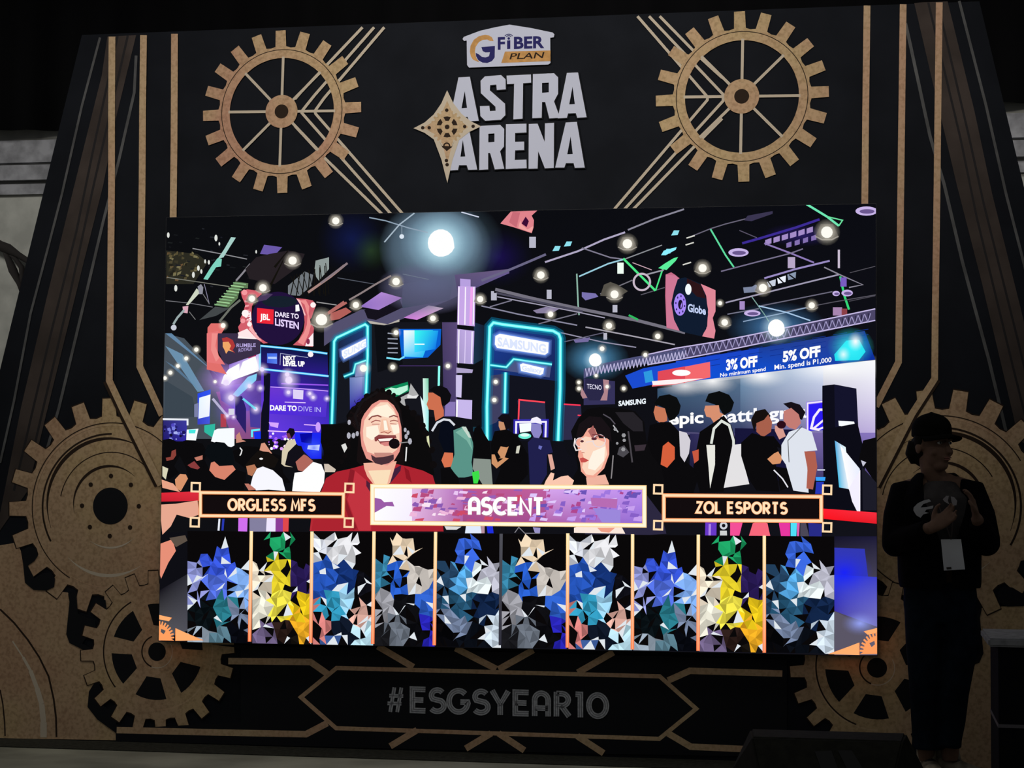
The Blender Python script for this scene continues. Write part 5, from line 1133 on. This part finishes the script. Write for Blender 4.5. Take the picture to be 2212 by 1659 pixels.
# --- caption banners
def squares(parent, *cs):
    for x, y in cs:
        q = scr('corner_square', parent); q.line('#ffdcb0', 4.2, x-9, y-9.5, x+9, y-9, x+8.5, y+9.5, x-9.5, y+9, closed=True); q.build()
p = scr('name_banner'); p.poly('#1a0c06', 431, 1062, 744, 1065, 743, 1118, 431, 1116).poly('#120c0e', 440, 1071, 737, 1073, 736, 1110, 440, 1108)
p.line('#e88a54', 8, 433, 1064, 742, 1067, 741, 1116, 433, 1114, closed=True).line('#ffe0b4', 5, 433, 1064, 742, 1067, 741, 1116, 433, 1114, closed=True); nb = p.build()
q = scr('banner_lettering', nb); q.deco('#e8925c', 'ORGLESS MFS', 494, 1101, 679, 1102.5, 22, 6.4, .28).deco('#ffe4bc', 'ORGLESS MFS', 494, 1101, 679, 1102.5, 22, 4.8, .28); q.build()
squares(nb, (423, 1052.5), (421, 1128), (755, 1054), (753.5, 1129))
p = scr('name_banner'); p.poly('#1a0c06', 1431, 1067, 1777, 1070, 1777, 1128, 1431, 1126).poly('#120c0e', 1440, 1077, 1768, 1079, 1768, 1120, 1440, 1118)
p.line('#e88a54', 9, 1434, 1070, 1774, 1073, 1774, 1125.5, 1434, 1123.5, closed=True).line('#ffe0b4', 5.5, 1434, 1070, 1774, 1073, 1774, 1125.5, 1434, 1123.5, closed=True); nb = p.build()
q = scr('banner_lettering', nb); q.deco('#e8925c', 'ZOL ESPORTS', 1504, 1107, 1699, 1109, 22, 6.6, .28).deco('#ffe4bc', 'ZOL ESPORTS', 1504, 1107, 1699, 1109, 22, 4.9, .28); q.build()
squares(nb, (1422, 1057), (1422, 1134.5), (1787, 1058), (1787, 1139))
p = scr('map_banner'); fr(p, 0)
p.quad(['#ffffff', '#fbf4ff', '#f4ecff', '#ffffff'], 806, 1051, 900, 1051, 900, 1133, 806, 1131)
p.quad(['#e8c0e8', '#b46cc0', '#b060a0', '#e0b0e0'], 890, 1051, 1000, 1052, 1000, 1134, 890, 1132)
p.quad(['#c05890', '#c060a0', '#a04c90', '#a04c88'], 1000, 1052, 1180, 1053, 1180, 1135, 1000, 1134)
p.quad(['#d8a8f0', '#c090f0', '#8c6cd8', '#b058a0'], 1180, 1053, 1392, 1055, 1392, 1136, 1180, 1135)
R_ = random.Random(9)
for i in range(170):
    x = R_.uniform(885, 1375); y = R_.uniform(1056, 1122); a, b = R_.uniform(5, 20), R_.uniform(4, 11)
    t = (x-885)/490
    p.poly(R_.choice(['#b84c80', '#9860b8', '#f0b8dc', '#d04c68', '#8c5cb4', '#ecc8f4', '#fbe4f4'] if t < .5 else ['#a078e0', '#c8a0f0', '#8860c8', '#b04890', '#e0c8fc', '#6c54b8']), x, y, min(x+a, 1388), y+R_.uniform(-3, 3), min(x+a*.8, 1388), y+b, x-3, y+b*.8)
p.poly('#9c5ca8', 808, 1075, 823, 1078, 830, 1085, 848, 1084, 852, 1094, 835, 1093, 812, 1106, 808, 1108).poly('#b86cb4', 1276, 1075, 1334, 1078, 1332, 1098, 1278, 1093).poly('#9c88dc', 1280, 1097, 1340, 1102, 1340, 1130, 1300, 1128)
p.line('#ffd898', 9.5, 804.5, 1050, 1392, 1053, 1392, 1135, 804.5, 1129.5, closed=True).line('#fffadc', 6, 804.5, 1050, 1392, 1053, 1392, 1135, 804.5, 1129.5, closed=True); mb = p.build()
q = scr('banner_lettering', mb); q.deco('#b0708c', 'ASCENT', 1015, 1110.5, 1172, 1111.5, 32, 9.5, .24).deco('#ffffff', 'ASCENT', 1015, 1109, 1172, 1110, 32, 8.4, .24); q.build()

# --- orange corner ornaments
for n, pts_, cx_, cy_, fl in ((13, ((5, 1050, 145, 1080, 115, 1115, 10, 1095), (178, 1185, 460, 1305, 178, 1310)), 40, 1230, 1), (15, ((2070, 1080, 2195, 1050, 2195, 1095, 2105, 1110), (2035, 1180, 1755, 1282, 2035, 1290)), 2170, 1220, -1)):
    p = scr('corner_ornament'); fr(p, n)
    for a in pts_: p.poly('#ff9448', a).poly('#ffb070', [(x*.94+(sum(prs(a)[i][0] for i in range(len(prs(a))))/len(prs(a)))*.06, y) for x, y in prs(a)])
    gg = []; cx__, cy__ = (8, 1290) if fl == 1 else (2196, 1265)
    for i in range(8):
        a = 4+i*11.5
        for da, r in ((-3.5, 128), (-2, 160), (3, 160), (4.5, 128)):
            t = math.radians(a+da); gg.append((cx__+fl*r*math.cos(t), cy__-r*math.sin(t)*1.12))
    gg += [(cx__, cy__-130), (cx__, cy__+15), (cx__+fl*160, cy__+18)]
    p.poly('#ffa060', gg, holes=[[(cx__+fl*30, cy__-100), (cx__+fl*75, cy__-80), (cx__+fl*55, cy__-45), (cx__+fl*24, cy__-70)]])
    p.build()
print('screen layers', Art.depth)
# ------------------------------------------------------------------ standing person in front of the right side
FT = G(2036, 1686); PXM = FPX/((FT-EYE).dot(fwd))      # photo pixels per metre at the person
def solid(name, parts, m, parent, voxel=.008, smooth=6, rep=1.0):
    """several closed shapes fused into ONE continuous surface"""
    bm = bmesh.new()
    for f in parts: f(bm)
    bmesh.ops.recalc_face_normals(bm, faces=bm.faces)
    me = bpy.data.meshes.new(name); bm.to_mesh(me); bm.free()
    o = bpy.data.objects.new(name, me); COL.objects.link(o)
    r = o.modifiers.new('fuse', 'REMESH'); r.mode = 'VOXEL'; r.voxel_size = voxel
    s_ = o.modifiers.new('soft', 'SMOOTH'); s_.factor = .5; s_.iterations = smooth
    dg = bpy.context.evaluated_depsgraph_get(); me2 = bpy.data.meshes.new_from_object(o.evaluated_get(dg))
    o.modifiers.clear(); o.data = me2; me2.name = name
    for p_ in me2.polygons: p_.use_smooth = True
    me2.materials.clear(); me2.materials.append(m); o.parent = parent; return o
def T_(pts, rads, n=14, sx=1.0, up=None): return lambda bm: tube(bm, pts, rads, n, True, sx, up)
def E_(c, r, rot=None):
    def f(bm):
        M = Matrix.Translation(Vector(c)) @ (rot.to_4x4() if rot else Matrix.Identity(4)) @ Matrix.Diagonal((*r, 1))
        bmesh.ops.create_uvsphere(bm, u_segments=20, v_segments=14, radius=1, matrix=M)
    return f
m_skin = mat('person_skin', (.17, .10, .07), .7, noise=.15, scale=30, spec=.15)
m_jack = mat('jacket_black_cloth', (.004, .004, .005), .95, noise=.3, scale=25, spec=.04)
m_shirt = mat('shirt_grey_cloth', (.055, .05, .05), .9, noise=.2, scale=30, spec=.05)
m_pants = mat('trouser_dark_denim', (.007, .012, .020), .95, noise=.35, scale=18, spec=.04)
m_cap = mat('cap_black_cloth', (.004, .004, .004), .95, spec=.04)
m_hair = mat('hair_black', (.006, .005, .004), .8, spec=.1)
m_shoe = mat('shoe_leather_tan', (.42, .36, .26), .7, noise=.7, scale=14)
m_shoed = mat('shoe_dark_panel', (.03, .025, .02), .7)
m_sole = mat('shoe_sole_pale', (.45, .42, .36), .8)
m_paper = mat('badge_card', (.62, .63, .66), .6)
PE = empty('person', 'person in black cap, open black jacket and dark jeans standing with raised hands, white badge', 'person', (FT.x, FT.y, .0055))
def H_(px, py, d=0.0): return Vector(((px-2036)/PXM, d, (1686-py)/PXM))
yaw = math.radians(38)
Rz = Matrix.Rotation(yaw, 3, 'Z')
# head (built facing -Y, turned towards the image's right, slightly tilted down)
hc = H_(2020, 966, -.03)
def hd(x, y, z): return hc+Rz @ Vector((x, y, z))
RH = Rz
head = [E_(hd(0, .012, .03), (.077, .096, .098), RH), E_(hd(0, -.022, -.03), (.062, .076, .085), RH), E_(hd(0, -.052, -.092), (.036, .040, .032), RH),
        T_([hd(0, -.092, .02), hd(0, -.108, -.012), hd(0, -.118, -.030), hd(0, -.098, -.042)], [.010, .013, .018, .010], 10),
        E_(hd(-.036, -.070, .030), (.026, .018, .008), RH), E_(hd(.036, -.070, .030), (.026, .018, .008), RH),
        E_(hd(-.045, -.062, -.03), (.02, .02, .022), RH), E_(hd(.045, -.062, -.03), (.02, .02, .022), RH),
        E_(hd(0, -.096, -.058), (.024, .012, .0065), RH), E_(hd(0, -.093, -.070), (.02, .012, .0075), RH),
        E_(hd(-.079, .018, -.01), (.010, .021, .032), RH), E_(hd(.079, .018, -.01), (.010, .021, .032), RH)]
neck_b = H_(2026, 1045, .01)
head.append(T_([hd(0, .02, -.05), hd(0, .015, -.10), neck_b, H_(2030, 1090, .02)], [.060, .056, .060, .10], 16))
# arms + hands belong to the same body surface
def hand(wr, dirv, palmn, s=1, L=.098):
    """five-fingered hand: wr wrist, dirv towards the fingertips, palmn palm normal"""
    d = Vector(dirv).normalized(); n = Vector(palmn).normalized(); n = (n-d*n.dot(d)).normalized(); a = d.cross(n)*s
    pts = [E_(tuple(Vector(wr)+d*.045), (.001, .001, .001))]
    out = [T_([wr-d*.02, wr+d*.02, wr+d*.055, wr+d*.09], [(.026, .018), (.036, .017), (.042, .015), (.040, .013)], 14, up=tuple(n))]
    for i, (o_, ln) in enumerate(((-.031, .066), (-.011, .076), (.010, .070), (.029, .056))):
        b = wr+d*.082+a*o_; c1 = b+d*ln*.45+n*.006+a*o_*.12; c2 = c1+(d*.85+n*.5)*ln*.32; c3 = c2+(d*.5+n*.85)*ln*.28
        out.append(T_([b-d*.02, b, c1, c2, c3], [.0092, .0092, .0084, .0078, .0062], 10))
    b = wr+d*.025-a*.030; out.append(T_([b, b-a*.022+d*.018+n*.008, b-a*.036+d*.046+n*.018, b-a*.034+d*.070+n*.028], [.013, .0115, .0098, .0075], 10))
    return out
shL, shR = H_(1958, 1068, .03), H_(2098, 1066, -.02)      # shoulders, image left / image right
elL, elR = H_(1938, 1172, -.06), H_(2130, 1168, -.08)
wrL, wrR = H_(2014, 1142, -.27), H_(2106, 1122, -.27)
body = head+[T_([shL, elL], [.052, .040]), T_([elL, wrL], [.042, .028]), T_([shR, elR], [.052, .040]), T_([elR, wrR], [.042, .028]),
             T_([H_(2030, 1070, .02), H_(2030, 1150, .02), H_(2032, 1260, .02), H_(2034, 1320, .02)], [(.19, .10), (.17, .10), (.15, .10), (.16, .11)], 20, up=(0, 1, 0)),
             T_([shL, H_(2030, 1050, .02), shR], [.058, .07, .058])]
dL, dR = Vector((.80, -.12, .55)), Vector((-.22, -.05, 1))
body += hand(wrL, dL, (.2, -.6, .5), 1)+hand(wrR, dR, (-.9, -.1, .1), -1)
for sgn, (hx0, kn, an) in ((-1, (H_(1998, 1310, .02), H_(2004, 1470, -.03), H_(2003, 1636, .03))), (1, (H_(2070, 1310, 0), H_(2062, 1465, -.05), H_(2052, 1634, .02)))):
    body.append(T_([hx0, kn, an], [.085, .055, .042])); body.append(T_([an, an+Vector((0, 0, -.03))], [.042, .036]))
bo_ = solid('body', body, m_skin, PE, .0065, 3)
# face details
e_w = mat('eye_white', (.5, .5, .48), .3); e_d = mat('eye_dark', (.01, .008, .006), .3); m_lip = mat('lip', (.20, .08, .06), .5); m_brow = m_hair
for sx_ in (-1, 1):
    bm = bmesh.new(); E_(hd(sx_*.031, -.0835, .012), (.0125, .007, .0075), RH)(bm); ey = bobj('eye', bm, e_w, PE, True)
    bm = bmesh.new(); E_(hd(sx_*.031, -.0895, .012), (.0055, .0025, .0055), RH)(bm); bobj('iris', bm, e_d, ey, True)
    bm = bmesh.new(); tube(bm, [hd(sx_*.015, -.094, .031), hd(sx_*.032, -.092, .036), hd(sx_*.050, -.080, .031)], [.003, .0045, .0025], 8); bobj('eyebrow', bm, m_brow, PE, True)
bm = bmesh.new(); E_(hd(0, -.106, -.059), (.023, .006, .0045), RH)(bm); E_(hd(0, -.103, -.068), (.019, .006, .005), RH)(bm); bobj('lips', bm, m_lip, PE, True)
solid('hair', [E_(hd(0, .045, .0), (.082, .072, .085), RH), E_(hd(0, .070, -.05), (.066, .040, .055), RH), E_(hd(-.076, .022, .03), (.014, .03, .045), RH), E_(hd(.076, .022, .03), (.014, .03, .045), RH),
               T_([hd(-.06, .07, .02), hd(-.066, .085, -.04), hd(-.05, .09, -.085)], [.03, .032, .015]), T_([hd(.05, .08, .02), hd(.05, .09, -.04), hd(.04, .09, -.08)], [.03, .032, .015])], m_hair, PE, .006, 3)
cap = solid('cap', [E_(hd(0, .014, .082), (.090, .108, .078), RH), T_([hd(0, .014, .045), hd(0, .014, .085)], [(.091, .108), (.090, .106)], 24, up=tuple(Rz @ Vector((0, 1, 0)))) , E_(hd(0, .014, .160), (.012, .012, .006), RH)], m_cap, PE, .006, 4)
bm = bmesh.new(); vs = []
for i in range(13):
    t = math.radians(-78+156*i/12); o_ = (math.sin(t)*.084, -.085*math.cos(t)*1.0+.012); e_ = (math.sin(t)*.088, -.085*math.cos(t)-.105*max(0.0, math.cos(t))**.8+.01)
    z1 = .050-.012*abs(math.sin(t))**2; z2 = .036-.020*abs(math.sin(t))**2
    vs.append((bm.verts.new(hd(o_[0], o_[1], z1)), bm.verts.new(hd((o_[0]+e_[0])/2, (o_[1]+e_[1])/2, (z1+z2)/2+.004)), bm.verts.new(hd(e_[0], e_[1], z2))))
for a, b in zip(vs, vs[1:]):
    bm.faces.new((a[0], b[0], b[1], a[1])); bm.faces.new((a[1], b[1], b[2], a[2]))
br = bobj('cap_brim', bm, m_cap, cap, True); br.modifiers.new('thick', 'SOLIDIFY').thickness = .006
# clothes
solid('shirt', [T_([H_(2036, 1046, -.02), H_(2036, 1080, -.03), H_(2036, 1130, -.025), H_(2036, 1190, .0), H_(2036, 1230, .01)], [(.075, .075), (.14, .115), (.16, .12), (.165, .115), (.16, .11)], 24, up=(0, 1, 0))], m_shirt, PE, .008, 4)
# open jacket: front edges leave the shirt visible at the chest
def jacket():
    P_ = []
    def prof(py, rx, ry, cx_, cy_, gap): return (py, rx, ry, cx_, cy_, gap)
    rows = [prof(1022, .085, .085, 2026, .03, 55), prof(1032, .110, .10, 2026, .025, 50), prof(1050, .150, .12, 2028, .02, 40), prof(1066, .182, .135, 2029, .015, 35), prof(1090, .205, .150, 2030, .01, 30), prof(1140, .205, .160, 2031, .005, 18), prof(1200, .200, .160, 2031, .005, 5), prof(1245, .200, .160, 2032, .01, 3), prof(1275, .195, .155, 2033, .01, 3)]
    bm = bmesh.new(); N = 48; R0_ = []
    for py, rx, ry, cx_, cy_, gp in rows:
        c = H_(cx_, py, cy_); row = []
        for i in range(N+1):
            a = math.radians(-90+12+gp+(360-2*gp)*i/N)   # opening faces the camera, a little to the right
            wob = 1+.012*math.sin(9*a+py*.05)+.01*math.sin(5*a-py*.03)
            row.append(bm.verts.new(c+Vector((math.cos(a)*rx*wob, math.sin(a)*ry*wob, 0))))
        R0_.append(row)
    for A, B in zip(R0_, R0_[1:]):
        for i in range(N): bm.faces.new((A[i], A[i+1], B[i+1], B[i]))
    return bm
jk = bobj('jacket', jacket(), m_jack, PE, True); md = jk.modifiers.new('thick', 'SOLIDIFY'); md.thickness = .012; md.offset = 1
jk.modifiers.new('sub', 'SUBSURF').levels = 1
for nm, s0, e0, w0, o_ in (('sleeve', shL, elL, wrL, -1), ('sleeve', shR, elR, wrR, 1)):
    mid = (s0+e0)/2+Vector((o_*.012, .0, 0)); fo = e0.lerp(w0, .5)+Vector((0, 0, -.012)); cuf = e0.lerp(w0, .88)
    solid(nm, [T_([s0+Vector((-o_*.05, 0, .0)), s0+Vector((o_*.004, 0, .0)), mid, e0+Vector((o_*.004, .01, -.012))], [.070, .074, .070, .064]), T_([e0+Vector((o_*.0, .012, -.004)), fo, cuf], [.064, .058, .044]),
               E_(tuple(e0+Vector((0, .01, -.016))), (.066, .066, .064))], m_jack, PE, .008, 5)
solid('trousers', [T_([H_(2032, 1262, .015), H_(2034, 1310, .015), H_(2034, 1350, .015)], [(.172, .13), (.178, .135), (.165, .13)], 22, up=(0, 1, 0)),
                   T_([H_(1998, 1320, .01), H_(2003, 1400, -.01), H_(2005, 1470, -.03), H_(2005, 1550, .01), H_(2006, 1600, .02), H_(2006, 1622, .02)], [(.094, .12), (.098, .115), (.090, .10), (.080, .09), (.076, .09), (.080, .098)], 20, up=(0, 1, 0)),
                   T_([H_(2072, 1320, 0), H_(2076, 1390, -.02), H_(2068, 1440, -.04), H_(2060, 1500, -.04), H_(2056, 1560, .0), H_(2050, 1598, .01), H_(2048, 1616, .01)], [(.090, .12), (.088, .115), (.080, .10), (.072, .10), (.066, .09), (.062, .09), (.064, .09)], 20, up=(0, 1, 0)),
                   T_([H_(2098, 1350, 0), H_(2104, 1400, -.005), H_(2094, 1436, -.01)], [(.035, .06), (.040, .065), (.025, .05)], 14, up=(0, 1, 0))], m_pants, PE, .009, 5)
for x, ang, dy in ((2008, 12, 0.0), (2056, 62, .02)):
    a = math.radians(ang); f = Vector((math.sin(a), -math.cos(a), 0)); b = H_(x, 1686, .03+dy); b.z = 0
    sh = solid('shoe', [T_([b-f*.09+Vector((0, 0, .045)), b-f*.03+Vector((0, 0, .055)), b+f*.06+Vector((0, 0, .045)), b+f*.14+Vector((0, 0, .034)), b+f*.18+Vector((0, 0, .03))], [(.036, .040), (.042, .050), (.047, .040), (.045, .030), (.028, .020)], 16, up=(0, 0, 1)),
                        T_([b-f*.05+Vector((0, 0, .05)), b-f*.05+Vector((0, 0, .15))], [.046, .052]), T_([b+f*.02+Vector((0, 0, .06)), b-f*.0+Vector((0, 0, .155))], [(.034, .02), (.036, .016)], 14)], m_shoe, PE, .006, 3)
    so_ = solid('shoe_sole', [T_([b-f*.115+Vector((0, 0, .014)), b-f*.02+Vector((0, 0, .014)), b+f*.08+Vector((0, 0, .014)), b+f*.195+Vector((0, 0, .014))], [(.034, .013), (.043, .013), (.051, .013), (.030, .013)], 18, up=(0, 0, 1))], m_sole, PE, .005, 1); so_.parent = sh
    bm = bmesh.new(); E_(b+f*.02+Vector((0, 0, .082)), (.030, .030, .018))(bm); tube(bm, [b-f*.1+Vector((0, 0, .05)), b-f*.085+Vector((0, 0, .10))], [.028, .03], 12); pn = bobj('shoe_panel', bm, m_shoed, sh, True)
# badge on a lanyard
bt, bb = H_(2054, 1167, -.185), H_(2060, 1232, -.185)
bm = bmesh.new()
cs = [H_(2033, 1168, -.186), H_(2075, 1167, -.186), H_(2083, 1231, -.19), H_(2039, 1234, -.19)]
A = [bm.verts.new(c) for c in cs]; B = [bm.verts.new(c+Vector((0, .004, 0))) for c in cs]
bm.faces.new(A[::-1]); bm.faces.new(B)
for i in range(4): bm.faces.new((A[i], A[(i+1) % 4], B[(i+1) % 4], B[i]))
bmesh.ops.recalc_face_normals(bm, faces=bm.faces)
bdg = bobj('badge', bm, m_paper, PE); bdg['label'] = 'white name badge card'
bm = bmesh.new(); c = [H_(2044, 1227, -.1915), H_(2054, 1226, -.1915), H_(2055, 1231, -.1915), H_(2045, 1232, -.1915)]
bm.faces.new([bm.verts.new(v) for v in c]); bobj('badge_mark', bm, m_shoed, bdg)
bm = bmesh.new()
tube(bm, [H_(2004, 1034, -.02), H_(2018, 1060, -.10), H_(2034, 1110, -.165), H_(2052, 1160, -.182), H_(2054, 1168, -.184)], .004, 8)
tube(bm, [H_(2056, 1040, -.03), H_(2060, 1064, -.11), H_(2060, 1110, -.165), H_(2056, 1160, -.182), H_(2054, 1168, -.184)], .004, 8)
bobj('lanyard', bm, mat('lanyard_dark', (.03, .02, .02), .8), PE, True)
# pale emblem on the jacket chest and print on the shirt, laid just off the cloth
def emblem(name, m, y, polys, par=PE):
    bm = bmesh.new()
    for a in polys:
        q = prs(a)
        for t in tessellate_polygon([[Vector((*p, 0)) for p in q]]):
            f = bm.faces.new([bm.verts.new(H_(q[i][0], q[i][1], y)) for i in t]); f.normal_update()
            if f.normal.y > 0: f.normal_flip()
    bmesh.ops.remove_doubles(bm, verts=bm.verts, dist=1e-5); return bobj(name, bm, m, par)
m_emb = mat('emblem_white', (.42, .42, .44), .8)
def e5(*a): return [(1840+x/3.317, 820+y/3.317) for x, y in prs(a)]
emblem('chest_emblem', m_emb, -.170, [e5(452, 930, 480, 900, 520, 880, 560, 870, 575, 885, 520, 905, 500, 930, 545, 925, 590, 915, 585, 935, 540, 945, 530, 960, 560, 968, 520, 978, 500, 1003, 470, 985, 450, 950)])
m_ep = mat('shirt_print', (.30, .28, .29), .8)
emblem('shirt_print', m_ep, -.175, [e5(655, 870, 680, 845, 698, 845, 690, 880, 700, 905, 680, 895, 665, 885), e5(712, 850, 735, 855, 755, 880, 750, 912, 725, 915, 715, 885)])

# ------------------------------------------------------------------ floor wedge monitor
m_mon = mat('monitor_black_paint', (.020, .020, .015), .8, noise=.3, scale=30, bump=.1, spec=.08)
m_mong = mat('monitor_handle_black', (.004, .004, .004), .8)
D_ = -2.3
a, b = P(1622, 1581, D_), P(1957, 1576, D_)
MO = empty('floor_monitor', 'black wedge floor monitor with two handle slots on the stage edge', 'speaker', ((a.x+b.x)/2, D_, 0))
x0, x1, zt_ = a.x-MO.location.x, b.x-MO.location.x, (a.z+b.z)/2
prof = [(0, zt_), (-.16, zt_-.015), (-.42, .09), (-.44, 0), (.16, 0), (.12, zt_*.55)]      # back edge top, slopes down towards the room
bm = bmesh.new(); OF = [0, .012, .10, .10, -.17, -.09]; A = [bm.verts.new((x0+q, y, z)) for q, (y, z) in zip(OF, prof)]; B = [bm.verts.new((x1-q, y, z)) for q, (y, z) in zip(OF, prof)]
bm.faces.new(A); bm.faces.new(B[::-1])
for i in range(len(prof)): bm.faces.new((A[i], B[i], B[(i+1) % len(prof)], A[(i+1) % len(prof)]))
bmesh.ops.recalc_face_normals(bm, faces=bm.faces); bmesh.ops.bevel(bm, geom=list(bm.edges), offset=.008, segments=2, affect='EDGES')
cb = bobj('cabinet', bm, m_mon, MO)
def onface(px, py):       # point of the sloped front face under a photo pixel
    n = Vector((0, (zt_-.015)-.09, -(-.16+.42))); n = Vector((0, -(zt_-.105), .26)).normalized(); o_ = Vector((0, D_-.16, zt_-.015)); r = ray(px, py)
    t = (o_-EYE).dot(n)/r.dot(n); return EYE+r*t+n*.003-MO.location
for q in ((1760, 1624, 1796, 1622, 1812, 1666, 1776, 1668), (1810, 1622, 1840, 1622, 1866, 1664, 1832, 1667)):
    bm = bmesh.new(); pts = [onface(*v) for v in prs(q)]
    f = bm.faces.new([bm.verts.new(v) for v in pts]); f.normal_update()
    if f.normal.y > 0: f.normal_flip()
    bobj('handle_slot', bm, m_mong, cb)
bm = bmesh.new()
box(bm, x0+.13, x1-.13, -.446, -.438, .01, .08); bobj('grille', bm, m_mong, MO)
for x in (x0+.16, x1-.16):
    for y in (-.38, .1): bm = bmesh.new(); tube(bm, [(x, y, -.0), (x, y, .004)], .02, 12, up=(0, 1, 0)); bobj('rubber_foot', bm, m_mong, MO)

# ------------------------------------------------------------------ covered table at the right edge
TY = -2.15
a = P(2134, 1378, TY); zt_ = a.z; e0 = P(2156, 1400, TY); TBL = empty('equipment_table', 'dark covered table with a light grey top at the right edge beside the person', 'table', (e0.x+.5, TY+.3, 0))
lx = TBL.location.x
bm = bmesh.new(); box(bm, a.x-lx, a.x-lx+1.5, -.32, .35, zt_-.035, zt_); bmesh.ops.bevel(bm, geom=list(bm.edges), offset=.008, segments=2, affect='EDGES')
bobj('table_top', bm, mat('table_top_grey', (.30, .30, .31), .8, noise=.3, scale=30, spec=.1), TBL)
s_ = P(2156, 1568, TY).z
m_case = mat('table_skirt_black', (.008, .008, .011), .9, noise=.2, scale=9, spec=.05)
bm = bmesh.new(); box(bm, e0.x-lx, e0.x-lx+1.4, -.30, .33, s_+.006, zt_-.035); bobj('upper_panel', bm, m_case, TBL)
bm = bmesh.new(); box(bm, e0.x-lx, e0.x-lx+1.4, -.30, .33, .0, s_-.006); bobj('lower_panel', bm, m_case, TBL)
bm = bmesh.new(); box(bm, e0.x-lx-.002, e0.x-lx+1.402, -.304, .334, s_-.007, s_+.007); bobj('seam_strip', bm, mat('seam_grey', (.10, .09, .10), .6), TBL)
